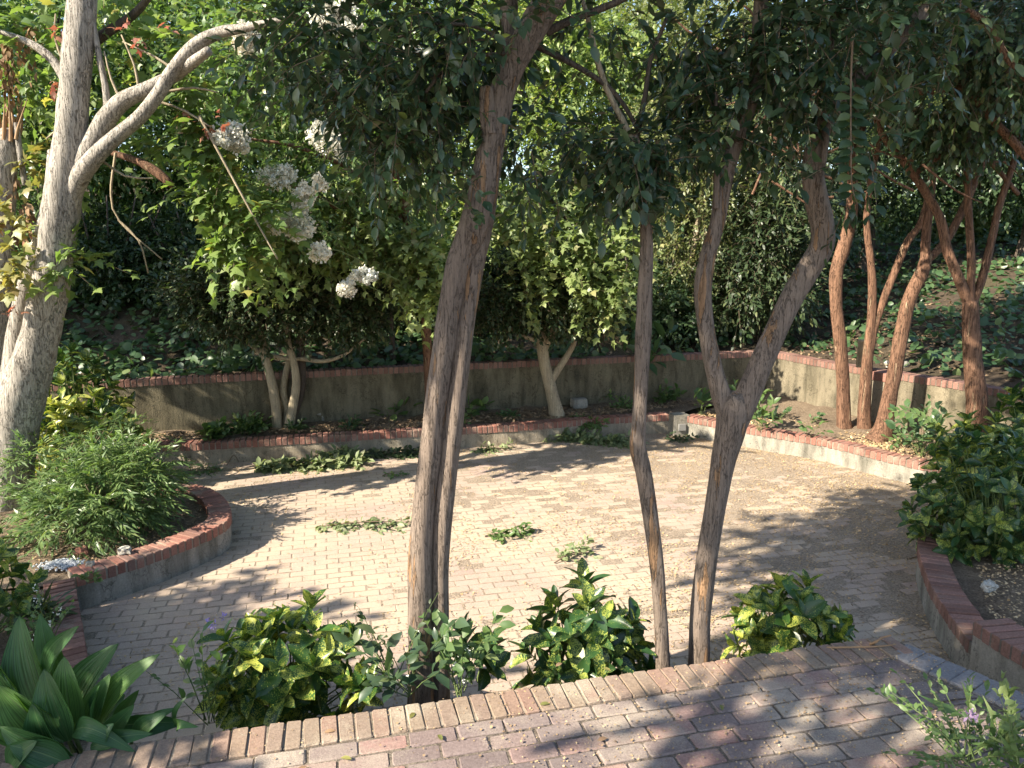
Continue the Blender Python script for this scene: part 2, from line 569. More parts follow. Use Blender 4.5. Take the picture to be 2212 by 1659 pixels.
M['wilt'] = leaf_mat('leaf_wilted', (0.14, 0.20, 0.07), (0.22, 0.27, 0.11), (0.30, 0.31, 0.17), 0.3, 0.55)
M['litter'] = flat_mat('fallen_petals', (0.60, 0.46, 0.27), (0.36, 0.23, 0.11), 0.9, 3)
M['litter_dark'] = flat_mat('fallen_bits', (0.18, 0.12, 0.075), (0.34, 0.24, 0.14), 0.9, 3)
M['aucuba'] = variegated('leaf_spotted', (0.045, 0.105, 0.025), (0.44, 0.46, 0.09), 0.42)
M['aucuba_dark'] = variegated('leaf_spotted_dark', (0.032, 0.08, 0.024), (0.36, 0.40, 0.085), 0.25)
M['aucuba_yellow'] = variegated('leaf_spotted_yellow', (0.08, 0.14, 0.03), (0.42, 0.42, 0.11), 0.75)
M['petal'] = leaf_mat('petal_white', (0.74, 0.72, 0.64), (0.88, 0.87, 0.82), (0.55, 0.48, 0.34), 0.3, 0.7, tcol=(1, 1, 0.95), spec=0.2)
M['purple'] = leaf_mat('petal_purple', (0.22, 0.14, 0.55), (0.30, 0.22, 0.7), None, 0.3, 0.6, tcol=(1, 1, 1))
M['mauve'] = leaf_mat('petal_mauve', (0.5, 0.3, 0.55), (0.6, 0.42, 0.62), None, 0.3, 0.6, tcol=(1, 1, 1))
M['berry'] = flat_mat('seed_capsule', (0.20, 0.26, 0.06), (0.30, 0.36, 0.10), 0.5)
M['gravel'] = flat_mat('white_gravel', (0.48, 0.50, 0.52), (0.32, 0.34, 0.37), 0.85, 20)
M['stone'] = stucco_mat('pale_stone', (0.60, 0.57, 0.52), (0.52, 0.49, 0.44), (0.36, 0.34, 0.3))
M['cast'] = stucco_mat('cast_stone', (0.52, 0.43, 0.31), (0.45, 0.37, 0.27), (0.34, 0.27, 0.19))
M['box_grey'] = flat_mat('outlet_box', (0.2, 0.2, 0.19), (0.28, 0.27, 0.25), 0.5)


def ginger_mat():
    m, nt, bs = new_mat('leaf_ginger')
    r = piece_random(nt)
    uv = coords(nt, 'UV')
    n1 = ntex(nt, coords(nt, 'World'), 9, 3)
    g = ramp(nt, r, [(0, (0.04, 0.105, 0.036)), (0.6, (0.062, 0.14, 0.044)), (1, (0.10, 0.19, 0.05))])
    g = mixc(nt, 1.0, g, ramp(nt, n1, [(0.3, 0.8), (0.7, 1.2)]), 'MULTIPLY')
    sep = nt.nodes.new('ShaderNodeSeparateXYZ')
    nt.links.new(uv, sep.inputs[0])
    mid = ramp(nt, math_n(nt, 'ABSOLUTE', math_n(nt, 'SUBTRACT', sep.outputs[0], 0.5)), [(0.008, 1.0), (0.024, 0.0)])
    pleat_stripe = math_n(nt, 'SINE', math_n(nt, 'MULTIPLY', sep.outputs[0], 150.0))  # darker stripes painted along the blade to bring out the pleats
    g = mixc(nt, 1.0, g, ramp(nt, math_n(nt, 'ADD', math_n(nt, 'MULTIPLY', pleat_stripe, 0.5), 0.5), [(0.0, 0.62), (0.45, 1.05), (1.0, 1.15)]), 'MULTIPLY')
    c = mixc(nt, mid, g, (0.13, 0.2, 0.08))
    nt.links.new(c, bs.inputs['Base Color'])
    bs.inputs['Roughness'].default_value = 0.42
    bs.inputs['Specular IOR Level'].default_value = 0.4
    tr = nt.nodes.new('ShaderNodeBsdfTranslucent')
    nt.links.new(mixc(nt, 1.0, c, (1.4, 1.5, 0.6), 'MULTIPLY'), tr.inputs['Color'])
    ms = nt.nodes.new('ShaderNodeMixShader')
    ms.inputs[0].default_value = 0.3
    nt.links.new(bs.outputs[0], ms.inputs[1])
    nt.links.new(tr.outputs[0], ms.inputs[2])
    nt.links.new(ms.outputs[0], nt.nodes['Material Output'].inputs[0])
    return m


M['ginger'] = ginger_mat()

# ------------------------------------------------------------------ leaf templates (x width, y length, z normal)
LT = {}
LT['rhomb'] = (np.array([(0, 0, 0), (-.27, .45, .06), (0, 1, -.08), (.27, .45, .06)]), np.array([(0, 2, 1), (0, 3, 2)]))
LT['oval'] = (np.array([(0, 0, 0), (-.23, .32, .05), (0, .36, -.02), (.23, .32, .05), (-.22, .66, .03), (0, .7, -.05), (.22, .66, .03), (0, 1, -.16)]),
              np.array([(0, 2, 1), (0, 3, 2), (1, 2, 5), (1, 5, 4), (2, 3, 6), (2, 6, 5), (4, 5, 7), (5, 6, 7)]))
LT['oval4'] = (np.array([(0, 0, 0), (-.24, .4, .05), (.24, .4, .05), (-.17, .74, 0), (.17, .74, 0), (0, 1, -.1)]),
               np.array([(0, 2, 1), (1, 2, 4), (1, 4, 3), (3, 4, 5)]))
LT['narrow'] = (np.array([(0, 0, 0), (-.085, .4, .02), (.085, .4, .02), (0, 1, -.12)]), np.array([(0, 2, 1), (1, 2, 3)]))
_ml = [(0, 0, 0), (.30, .02, -.03), (.26, .18, 0), (.58, .42, -.07), (.28, .46, .02), (.20, .62, 0), (0, 1.0, -.1), (-.20, .62, 0), (-.28, .46, .02), (-.58, .42, -.07), (-.26, .18, 0), (-.30, .02, -.03)]
_ml.append((0, .36, .05))
LT['maple'] = (np.array(_ml), np.array([(12, i, (i + 1) % 12) for i in range(12)]))
_rd = [(0, 0, 0), (.34, .12, .02), (.46, .42, .0), (.3, .78, -.04), (0, 1, -.1), (-.3, .78, -.04), (-.46, .42, .0), (-.34, .12, .02), (0, .45, .06)]
LT['round'] = (np.array(_rd), np.array([(8, i, (i + 1) % 8) for i in range(8)]))
LT['quad'] = (np.array([(-.5, 0, 0), (.5, 0, 0), (.4, 1, .12), (-.4, 1, .12)]), np.array([(0, 1, 2), (0, 2, 3)]))


def leaves_geo(kind, pos, d, nrm, size, width=1.0):
    tv, tf = LT[kind]
    d = unit(d)
    side = unit(np.cross(d, nrm))
    nn = np.cross(side, d)
    sz = np.asarray(size)[:, None, None]
    w = np.asarray(width)
    if w.ndim:
        w = w[:, None, None]
    v = pos[:, None] + sz * (tv[None, :, :1] * w * side[:, None] + tv[None, :, 1:2] * d[:, None] + tv[None, :, 2:] * nn[:, None])
    n, k = len(pos), len(tv)
    f = tf[None] + (np.arange(n) * k)[:, None, None]
    return v.reshape(-1, 3), f.reshape(-1, 3)


def join_geo(parts):
    V, T, k = [], [], 0
    for v, t in parts:
        V.append(v)
        T.append(t + k)
        k += len(v)
    return np.vstack(V), np.vstack(T)


def sprays(o, d, L, m, droop=0.25, spread=0.9, size=0.08, svar=0.45, up=0.9, jitter=0.35, flat=False):
    """leaves set in two ranks along n twigs; returns pos, dir, normal, size"""
    n = len(o)
    t = (np.arange(m) + 0.6) / m
    t = np.clip(t[None] + rng.normal(0, 0.04, (n, m)), 0.05, 1)
    L = np.asarray(L)[:, None, None]
    d = unit(d)
    pos = o[:, None] + d[:, None] * t[..., None] * L
    pos[..., 2] -= droop * (t ** 2) * L[..., 0]
    rv = rng.normal(0, 1, (n, 3))
    upv = np.array((0, 0, 1.0))
    side = unit(np.cross(d, upv + rv * (0.15 if flat else 0.6)))
    sgn = np.where(np.arange(m) % 2 == 0, 1.0, -1.0)[None, :, None]
    ld = d[:, None] * (0.55 + 0.4 * t[..., None]) + side[:, None] * sgn * spread * (1.15 - t[..., None]) + rng.normal(0, jitter, (n, m, 3))
    ld[..., 2] -= droop * 0.9
    nr = upv * up + rng.normal(0, 0.42, (n, m, 3)) + np.array(sun_to) * 0.5
    s = size * (1 + rng.uniform(-svar, svar, (n, m)))
    return pos.reshape(-1, 3), ld.reshape(-1, 3), nr.reshape(-1, 3), s.reshape(-1)


def twig_geo(o, d, L, droop, r=0.0025):
    """thin three-sided bent twigs, vectorised"""
    n = len(o)
    d = unit(d)
    ts = np.array((0, 0.5, 1.0))
    L = np.asarray(L)[:, None]
    c = o[:, None] + d[:, None] * (ts[None] * L)[..., None]
    c[..., 2] -= droop * (ts ** 2)[None] * L
    a = unit(np.cross(d, np.array((0.3, 0.2, 1.0))))
    b = np.cross(d, a)
    rr = r * np.array((1.0, 0.8, 0.4))
    ring = []
    for k in range(3):
        an = 2 * math.pi * k / 3
        ring.append(c + (a * math.cos(an) + b * math.sin(an))[:, None] * rr[None, :, None])
    v = np.stack(ring, 2).reshape(-1, 3)                 # n,3 rings,3 sides
    f = []
    for i in range(2):
        for k in range(3):
            k2 = (k + 1) % 3
            f += [(i * 3 + k, i * 3 + k2, i * 3 + 3 + k2), (i * 3 + k, i * 3 + 3 + k2, i * 3 + 3 + k)]
    f = np.array(f)[None] + (np.arange(n) * 9)[:, None, None]
    return v, f.reshape(-1, 3)


def lobe_points(lobes, n, shell=0.45):
    """lobes rows: centre x,y,z, radii x,y,z, weight -> points and outward directions"""
    lobes = np.asarray(lobes, dtype=float)
    w = lobes[:, 6] / lobes[:, 6].sum()
    k = rng.choice(len(lobes), n, p=w)
    u = unit(rng.normal(0, 1, (n, 3)))
    r = (shell ** 3 + (1 - shell ** 3) * rng.random(n)) ** (1 / 3)
    # uneven outline
    nz = np.array([mnoise.noise(Vector((a[0] * 2.2 + kk * 3.1, a[1] * 2.2, a[2] * 2.2 + kk))) for a, kk in zip(u, k)])
    r = r * (1 + 0.38 * nz)
    p = lobes[k, :3] + u * r[:, None] * lobes[k, 3:6]
    return p, u


def dlobes(rows):
    """photo rows x, y, rx, rz, dist, depth radius[, weight] -> lobes"""
    out = []
    for r in rows:
        c = Q(r[0], r[1], r[4])
        k = r[4] / F
        w = r[6] if len(r) > 6 else r[2] * r[3]
        out.append((c[0], c[1], c[2], r[2] * k, r[5], r[3] * k, w))
    return out


def crown(name, parent, mat, lobes, n, leaf='rhomb', size=0.1, m=9, L=0.5, droop=0.3, shell=0.4, twigs=False, down=0.1, outward=0.7, width=1.0, zmin=None, ymin=None, **kw):
    p, u = lobe_points(lobes, n, shell)
    if zmin is not None:
        keep = p[:, 2] > zmin
        p, u = p[keep], u[keep]
    if ymin is not None:
        keep = p[:, 1] > ymin
        p, u = p[keep], u[keep]
    d = u * outward + rng.normal(0, 0.5, u.shape)
    d[:, 2] -= down
    LL = L * rng.uniform(0.6, 1.25, len(p))
    a = sprays(p, d, LL, m, droop, size=size, **kw)
    g = leaves_geo(leaf, *a, width=width)
    o = obj_np(name, *g, mat, parent)
    if twigs:
        obj_np('twigs', *twig_geo(p, d, LL, droop), M['twig'], parent)
    return o


# ------------------------------------------------------------------ brick pieces
def brick_mesh(name, h, mat, bev=0.006, jit=0.002, seed=0, round_ends=False):
    """chamfered brick, half sizes h"""
    r = random.Random(seed)
    b = bev
    prof = []
    lx, ly, lz = h
    e = 1.25 if round_ends else 1.0
    rings = [(lx, ly, -lz), (lx, ly, lz - b * 1.0), (lx - b * e * 0.7, ly - b, lz)]
    v, f = [], []
    for (x, y, z) in rings:
        c = min(b * e * 1.1, x * 0.5) if round_ends else b
        c2 = min(b * 1.3, y * 0.5) if round_ends else b
        for sx, sy, a, bb in ((-1, -1, 0, c2), (-1, -1, c, 0), (1, -1, c, 0), (1, -1, 0, c2), (1, 1, 0, c2), (1, 1, c, 0), (-1, 1, c, 0), (-1, 1, 0, c2)):
            v.append((sx * (x - a) + r.uniform(-jit, jit), sy * (y - bb) + r.uniform(-jit, jit), z + (r.uniform(-jit, jit) * (0.12 if round_ends else 0.7) if z > 0 else 0)))
    for k in range(2):
        for i in range(8):
            j = (i + 1) % 8
            f.append((k * 8 + i, k * 8 + j, k * 8 + 8 + j, k * 8 + 8 + i))
    f.append(tuple(range(16, 24)))
    me = bpy.data.meshes.new(name)
    me.from_pydata(v, [], f)
    me.update()
    me.materials.append(mat)
    return me


def place(me, name, parent, loc, ang, tilt=0.008, scale=(1, 1, 1)):
    o = bpy.data.objects.new(name, me)
    link(o, parent)
    off = origin(parent) if parent is not None else Vector((0, 0, 0))
    o.location = Vector([float(x) for x in loc]) - off
    o.rotation_euler = (rnd.uniform(-tilt, tilt), rnd.uniform(-tilt, tilt), ang)
    o.scale = scale
    return o


# ================================================================== SETTING
UP_WALL = [(-16, 6.9), (-9, 9.0), (-5.9, 9.94), (-3.15, 10.85), (0.4, 11.95), (4.45, 13.05)]
UP_WALL_R = [(4.45, 13.05), (5.0, 11.66), (5.40, 10.88)]
UP_WALL_R2 = [(5.46, 10.84), (6.0, 9.92), (6.45, 8.9), (7.2, 7.2), (8.6, 4.5), (10, 1)]
hill_line = np.array(UP_WALL + UP_WALL_R[1:] + UP_WALL_R2[1:])


def hill_dist(x, y):
    best = None
    for a, b in zip(hill_line[:-1], hill_line[1:]):
        ab = b - a
        t = np.clip(((x - a[0]) * ab[0] + (y - a[1]) * ab[1]) / (ab @ ab), 0, 1)
        d = np.hypot(x - a[0] - t * ab[0], y - a[1] - t * ab[1])
        best = d if best is None else np.minimum(best, d)
    return best


def hill_profile(d, x):
    steep = np.where(x < 1, 0.40, 0.24)
    return 0.98 + 0.10 * np.minimum(d, 0.8) + steep * np.clip(d - 0.8, 0, 8) + 0.10 * np.clip(d - 8.8, 0, 20)


def hill_z(x, y):
    d = hill_dist(np.asarray(x, float), np.asarray(y, float))
    return hill_profile(d, np.asarray(x, float))


# wide ground sheet
g = MB()
g.add([(-150, -60, -0.12), (150, -60, -0.12), (150, 200, -0.12), (-150, 200, -0.12)], [(0, 1, 2, 3)])
tag(g.build('ground', M['soil']), kind='structure')

# hillside behind the upper wall
hl = catmull(np.c_[hill_line, np.zeros(len(hill_line)), np.zeros(len(hill_line))], 0.35)[:, :2]
tn = unit(np.gradient(hl, axis=0))
nrm2 = np.c_[-tn[:, 1], tn[:, 0]]
k = np.ones(9) / 9
pad = np.pad(nrm2, ((4, 4), (0, 0)), mode='edge')
nrm2 = unit(np.c_[np.convolve(pad[:, 0], k, 'valid'), np.convolve(pad[:, 1], k, 'valid')])
dist = np.array([0.05, 0.2, 0.5, 0.9, 1.4, 2, 2.7, 3.5, 4.5, 6, 8, 11, 15, 22, 35, 60])
gx = hl[:, None, 0] + nrm2[:, None, 0] * dist[None]
gy = hl[:, None, 1] + nrm2[:, None, 1] * dist[None]
gz = hill_profile(dist[None] * np.ones_like(gx), gx)
gz = gz + np.array([[0.10 * mnoise.noise(Vector((a * 0.9, b * 0.9, 0))) + 0.03 * mnoise.noise(Vector((a * 4, b * 4, 3))) for a, b in zip(r1, r2)] for r1, r2 in zip(gx, gy)])
nr_, nc_ = gx.shape
v = np.stack((gx, gy, gz), -1).reshape(-1, 3)
i = np.arange(nr_ - 1)[:, None] * nc_
j = np.arange(nc_ - 1)[None]
f = np.stack((i + j, i + j + 1, i + nc_ + j + 1, i + nc_ + j), -1).reshape(-1, 4)
tag(obj_np('hillside', v, f[:, ::-1], M['dark_soil'], smooth=True), kind='structure')

# ------------------------------------------------------------------ plaza
CURVE = [(-3.50, 5.69), (-3.31, 5.89), (-3.09, 6.17), (-2.87, 6.57), (-2.76, 6.88), (-2.79, 7.15), (-2.94, 7.46), (-3.15, 7.76), (-3.42, 8.0), (-3.8, 8.14), (-4.4, 8.2)]
NEAR_L = [(-3.50, 5.66), (-3.14, 5.1), (-2.80, 4.57), (-2.5, 4.1)]
FAR = [(-5.6, 9.62), (-4.69, 9.80), (-4.2, 9.83), (-2.97, 10.14), (-1.36, 10.56), (-0.04, 10.86), (1.02, 11.22), (1.98, 11.48), (2.5, 11.6)]
RIGHT = [(2.68, 11.44), (3.6, 10.55), (4.05, 10.18), (4.35, 9.85), (4.72, 9.25), (5.04, 8.8), (5.25, 8.2), (5.3, 7.6)]
NEAR_R = [(3.95, 6.9), (3.66, 6.45), (3.49, 6.1), (3.28, 5.56), (3.17, 5.17), (3.11, 4.9), (3.06, 4.64)]
EA = math.atan2(4.01 - 2.92, 2.16 + 2.21)
EU = np.array((math.cos(EA), math.sin(EA)))
EV = np.array((-EU[1], EU[0]))
CORNER = np.array((2.16, 4.01))

plaza_poly = np.array([(-2.6, 2.6)] + NEAR_L[::-1] + CURVE + [(-5.6, 8.3)] + FAR + RIGHT + [(4.6, 7.2)] + NEAR_R + [(3.05, 3.2), (2.6, 3.2), (2.1, 3.8)])


def inside(poly, x, y):
    c = np.zeros(np.shape(x), bool)
    n = len(poly)
    for i in range(n):
        x1, y1 = poly[i]
        x2, y2 = poly[(i + 1) % n]
        hit = ((y1 > y) != (y2 > y)) & (x < (x2 - x1) * (y - y1) / (y2 - y1 + 1e-12) + x1)
        c ^= hit
    return c


ax_, ay_ = np.arange(-5.8, 5.6, 0.055), np.arange(2.6, 12.0, 0.055)
XX, YY = np.meshgrid(ax_, ay_, indexing='ij')
sandz = np.array([0.0020 * mnoise.noise(Vector((a * 1.1, b * 1.6, 1.0))) + 0.0014 * mnoise.noise(Vector((a * 3.7, b * 5.0, 4.0))) + 0.0009 * mnoise.noise(Vector((a * 11, b * 13, 7.0))) for a, b in zip(XX.ravel(), YY.ravel())]).reshape(XX.shape)
sandz += 0.0024 + 0.0006 * np.clip(XX - 0.2, -1.5, 3.0) + 0.0004 * np.clip(YY - 7.5, -2, 3)
v = np.stack((XX, YY, sandz), -1).reshape(-1, 3)
i = np.arange(len(ax_) - 1)[:, None] * len(ay_)
j = np.arange(len(ay_) - 1)[None]
plaza = tag(obj_np('plaza', v, np.stack((i + j, i + len(ay_) + j, i + len(ay_) + j + 1, i + j + 1), -1).reshape(-1, 4), M['sand'], smooth=True), kind='structure')

PL, PW = 0.215, 0.108
cand = []
for row in range(-2, 95):
    for c_ in range(-34, 34):
        u = (c_ + (0.5 if row % 2 else 0.0)) * PL + rnd.uniform(-.004, .004)
        w = row * PW
        p = np.array((0.0, 3.3)) + EU * u + EV * w
        cand.append((p[0], p[1]))
cand = np.array(cand)
cand = cand[inside(plaza_poly, cand[:, 0], cand[:, 1])]
edge_side = (cand - CORNER) @ EV
cand = cand[edge_side > 0.02]
# seen through the camera
dd = cand[:, 1] * _c + CH * _s
sx = 1106 + F * cand[:, 0] / dd
vis = (sx > -40) & (sx < 2250)
near = np.where(vis, cand[:, 1], 99)
order = np.argsort(near)
first = order[:290]
rest = order[290:]
pav = [brick_mesh('plaza_paver', (PL / 2 - .006, PW / 2 - .005, .03), M['plaza'], .003, .003, 40 + s, True) for s in range(5)]
for i in first:
    place(pav[rnd.randrange(5)], 'paver', plaza, (cand[i, 0], cand[i, 1], -0.0265 + rnd.uniform(-.0007, .0007)), EA + rnd.uniform(-.02, .02), 0.003)
V, T, k = [], [], 0
tmpl = []
for me in pav:
    me.calc_loop_triangles()
    tv = np.array([vv.co for vv in me.vertices])[8:]
    tf = np.array([t.vertices for t in me.loop_triangles])
    tf = tf[(tf >= 8).all(1)] - 8
    tmpl.append((tv, tf))
for i in rest:
    tv, tf = tmpl[rnd.randrange(5)]
    a = EA + rnd.uniform(-.02, .02) + (math.pi if rnd.random() < .5 else 0)
    ca, sa = math.cos(a), math.sin(a)
    v = np.c_[tv[:, 0] * ca - tv[:, 1] * sa + cand[i, 0], tv[:, 0] * sa + tv[:, 1] * ca + cand[i, 1], tv[:, 2] - 0.0265 + rnd.uniform(-.0018, .0018)]
    V.append(v)
    T.append(tf + k)
    k += len(v)
tag(obj_np('paving', np.vstack(V), np.vstack(T), M['plaza'], plaza), kind='stuff')

# ------------------------------------------------------------------ patio (upper terrace in front)
PZ = 0.70
SIDE = unit(np.array((0.39, -0.57)))
far_l = CORNER - EU * 6.5
side_e = CORNER + SIDE * 6.0
g = MB()
top = [tuple(far_l), tuple(CORNER), tuple(side_e), (side_e[0] - 9, -2.5), (far_l[0] - 1, -2.5)]
n = len(top)
g.add([(x, y, -0.05) for x, y in top] + [(x, y, PZ - 0.006) for x, y in top],
      [tuple(range(n, 2 * n))] + [(i, (i + 1) % n, n + (i + 1) % n, n + i) for i in range(n)])
patio = tag(g.build('patio', M['patio_sand']), kind='structure')
PA, PB = 0.222, 0.108
pm = [brick_mesh('patio_paver', (PA / 2 - .005, PB / 2 - .004, .03), M['patio'], .006, .004, 60 + s, True) for s in range(6)]
side_n = np.array((-SIDE[1], SIDE[0]))
if side_n @ (np.array((0, 0)) - CORNER) < 0:
    side_n = -side_n
pc = []
for row in range(0, 28):
    for c_ in range(-31, 15):
        u = (c_ + (0.5 if row % 2 else 0.0) + 0.13 * math.sin(row * 2.3)) * PA + rnd.uniform(-.004, .004)
        p = CORNER + EU * u - EV * (0.20 + PB * (row + 0.5) + 0.004)
        if (p - CORNER) @ side_n > 0.27 and (p - CORNER) @ EU > -5.5:
            pc.append(p)
pc = np.array(pc)
dd = pc[:, 1] * _c + (CH - PZ) * _s
sx = 1106 + F * pc[:, 0] / dd
sy = 829.5 - F * (pc[:, 1] * _s - (CH - PZ) * _c) / dd
vis = (sx > -150) & (sx < 2380) & (sy < 1800)
order = np.argsort(np.where(vis, 0, 1), kind='stable')
nv = min(290, int(vis.sum()))
for i in order[:nv]:
    place(pm[rnd.randrange(6)], 'paver', patio, (pc[i, 0], pc[i, 1], PZ - 0.03 + rnd.uniform(-.004, .004)), EA + rnd.uniform(-.025, .025) + (math.pi if rnd.random() < .5 else 0), 0.014)
V, T, k = [], [], 0
for me in pm[:1]:
    me.calc_loop_triangles()
    tv = np.array([vv.co for vv in me.vertices])[8:]
    tf = np.array([t.vertices for t in me.loop_triangles])
    tf = tf[(tf >= 8).all(1)] - 8
ca, sa = math.cos(EA), math.sin(EA)
for i in order[nv:]:
    v = np.c_[tv[:, 0] * ca - tv[:, 1] * sa + pc[i, 0], tv[:, 0] * sa + tv[:, 1] * ca + pc[i, 1], tv[:, 2] + PZ - 0.03]
    V.append(v)
    T.append(tf + k)
    k += len(v)
if V:
    tag(obj_np('paving', np.vstack(V), np.vstack(T), M['patio'], patio), kind='stuff')
# header bricks along the front edge
em = [brick_mesh('edge_brick', (.0345, .1, .045), M['edge'], .005, .0025, 80 + s) for s in range(5)]
for q in range(76):
    p = CORNER - EU * (0.04 + q * 0.079) - EV * 0.098
    place(em[rnd.randrange(5)], 'edge_brick', patio, (p[0] + rnd.uniform(-.003, .003), p[1] + rnd.uniform(-.006, .006), PZ - 0.038 + rnd.uniform(-.003, .003)), EA + rnd.uniform(-.03, .03), 0.015)
b = MB()
a0, a1 = CORNER - EU * 6.0, CORNER
b.add([(p[0], p[1], z) for z in (PZ - .05, PZ - .0005) for p in (a0 - EV * .006, a1 - EV * .006, a1 - EV * .192, a0 - EV * .192)], [(0, 3, 2, 1), (4, 5, 6, 7), (0, 1, 5, 4), (1, 2, 6, 5), (2, 3, 7, 6), (3, 0, 4, 7)])
b.build('mortar', M['mortar'], patio)
em2 = [brick_mesh('side_brick', (.0345 * 1.5, .1, .045), M['slate_edge'], .006, .0025, 90 + s) for s in range(3)]
sa_ = math.atan2(SIDE[1], SIDE[0])
for q in range(23):
    p = CORNER + SIDE * (0.16 + q * 0.107) + side_n * 0.10
    place(em2[rnd.randrange(3)], 'edge_brick', patio, (p[0], p[1], PZ - 0.036 + rnd.uniform(-.003, .003)), sa_ + rnd.uniform(-.03, .03), 0.012)


# ------------------------------------------------------------------ low walls with brick coping
def wall(name, pts, label, base, top, mat_s, mat_b, mat_m, thick=0.19, inner_left=True, module=0.078, cop=0.092, step=0.05, proud=0.012, wave=0.004, parts_max=300):
    """pts: front line; the body lies on the planting side"""
    c = catmull(np.c_[np.asarray(pts, float), np.zeros((len(pts), 2))], step)[:, :2]
    t = unit(np.gradient(c, axis=0))
    nn = np.c_[-t[:, 1], t[:, 0]] * (1 if inner_left else -1)
    root = empty(name, (float(c[len(c) // 2, 0]), float(c[len(c) // 2, 1]), base), label, 'wall')
    root['kind'] = 'thing'

    def ribbon(nm, off0, off1, z0, z1, mat):
        a = c + nn * off0
        b = c + nn * off1
        n = len(c)
        v = np.vstack((np.c_[a, np.full(n, z0)], np.c_[a, np.full(n, z1)], np.c_[b, np.full(n, z1)], np.c_[b, np.full(n, z0)]))
        i = np.arange(n - 1)
        f = [np.stack((i + k * n, i + 1 + k * n, i + 1 + (k + 1) * n, i + (k + 1) * n), -1) for k in range(3)]
        caps = np.array([(0, n, 2 * n, 3 * n), (n - 1, 2 * n - 1, 3 * n - 1, 4 * n - 1)])
        o = obj_np(nm, v, np.vstack(f + [caps]), mat, root)
        return o
    ribbon('stucco_body', 0.0, thick, base - 0.15, top - cop - 0.001, mat_s)
    ribbon('mortar', -proud + 0.006, thick + proud - 0.006, top - cop, top - 0.009, mat_m)
    s = np.r_[0, np.cumsum(np.linalg.norm(np.diff(c, axis=0), axis=1))]
    nb = int(s[-1] / module)
    meshes = [brick_mesh(name + '_brick', (.031, thick / 2 + proud, cop / 2 + .002), mat_b, .005, .0025, 100 + q) for q in range(4)]
    for q in range(min(nb, parts_max)):
        sq = (q + 0.5) * module
        x, y = np.interp(sq, s, c[:, 0]), np.interp(sq, s, c[:, 1])
        tx, ty = np.interp(sq, s, t[:, 0]), np.interp(sq, s, t[:, 1])
        nx, ny = np.interp(sq, s, nn[:, 0]), np.interp(sq, s, nn[:, 1])
        place(meshes[rnd.randrange(4)], 'brick', root, (x + nx * thick / 2, y + ny * thick / 2, top - cop / 2 + rnd.uniform(-wave, wave)), math.atan2(ty, tx) + rnd.uniform(-.02, .02), 0.02)
    return root


wall('curved_planter_wall', CURVE, 'curved low stucco wall with brick coping round the fine-leaved shrub bed', 0, 0.30, M['stucco_grey'], M['coping'], M['mortar'])
wall('planter_wall', NEAR_L, 'straight low brick-topped wall running from the curved planter to the big-leaved ginger', 0, 0.30, M['stucco_grey'], M['coping_old'], M['mortar_old'], inner_left=False)
wall('low_wall', FAR, 'long low stucco wall with red brick coping below the back planting bed', 0, 0.30, M['stucco'], M['coping'], M['mortar'])
wall('low_wall', RIGHT, 'whitish low wall with red brick coping in front of the reddish tree trunks', 0, 0.31, M['stucco_white'], M['coping'], M['mortar'])
wall('low_wall', NEAR_R, 'short low wall with worn brick coping between spotted laurel and patio corner', 0, 0.31, M['stucco_grey'], M['coping_old'], M['mortar_old'])
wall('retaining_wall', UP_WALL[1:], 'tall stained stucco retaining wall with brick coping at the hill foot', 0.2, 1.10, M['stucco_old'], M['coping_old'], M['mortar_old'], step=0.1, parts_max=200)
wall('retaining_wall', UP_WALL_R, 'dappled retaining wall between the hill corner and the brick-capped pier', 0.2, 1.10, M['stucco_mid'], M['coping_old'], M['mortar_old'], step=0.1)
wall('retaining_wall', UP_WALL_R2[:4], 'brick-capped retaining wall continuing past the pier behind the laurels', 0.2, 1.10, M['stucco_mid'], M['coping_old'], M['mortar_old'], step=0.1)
ck = [(3.045, 4.63), (3.10, 4.3), (3.2, 3.95), (3.4, 3.4), (3.7, 2.6)]
wall('cheek_wall', ck, 'higher brick-topped cheek wall stepping up beside the patio side edge', 0, 0.47, M['stucco_white'], M['coping_old'], M['mortar_old'], thick=0.24)

# pier where the retaining wall steps
pr = empty('wall_pier', (5.42, 10.86, 0.2), 'square stucco pier with brick cap in the stepped retaining wall', 'pier')
b = MB()
b.box((5.42, 10.80, 0.58), (0.13, 0.13, 0.40), 0.5)
b.build('pier_body', M['stucco'], pr)
b = MB()
b.box((5.42, 10.80, 1.045), (0.145, 0.145, 0.06), 0.5)
b.build('pier_cap', M['coping'], pr)
# white-washed end post of the low wall with outlet box
pr = empty('wall_post', (2.58, 11.5, 0), 'whitewashed end post with small grey outlet box where the low walls meet', 'post')
b = MB()
b.box((2.60, 11.50, 0.16), (0.13, 0.12, 0.17), 0.2, 0.97)
b.build('post_body', M['stucco_white'], pr)
b = MB()
b.box((2.62, 11.365, 0.15), (0.055, 0.02, 0.05), 0.2)
b.build('outlet_box', M['box_grey'], pr)


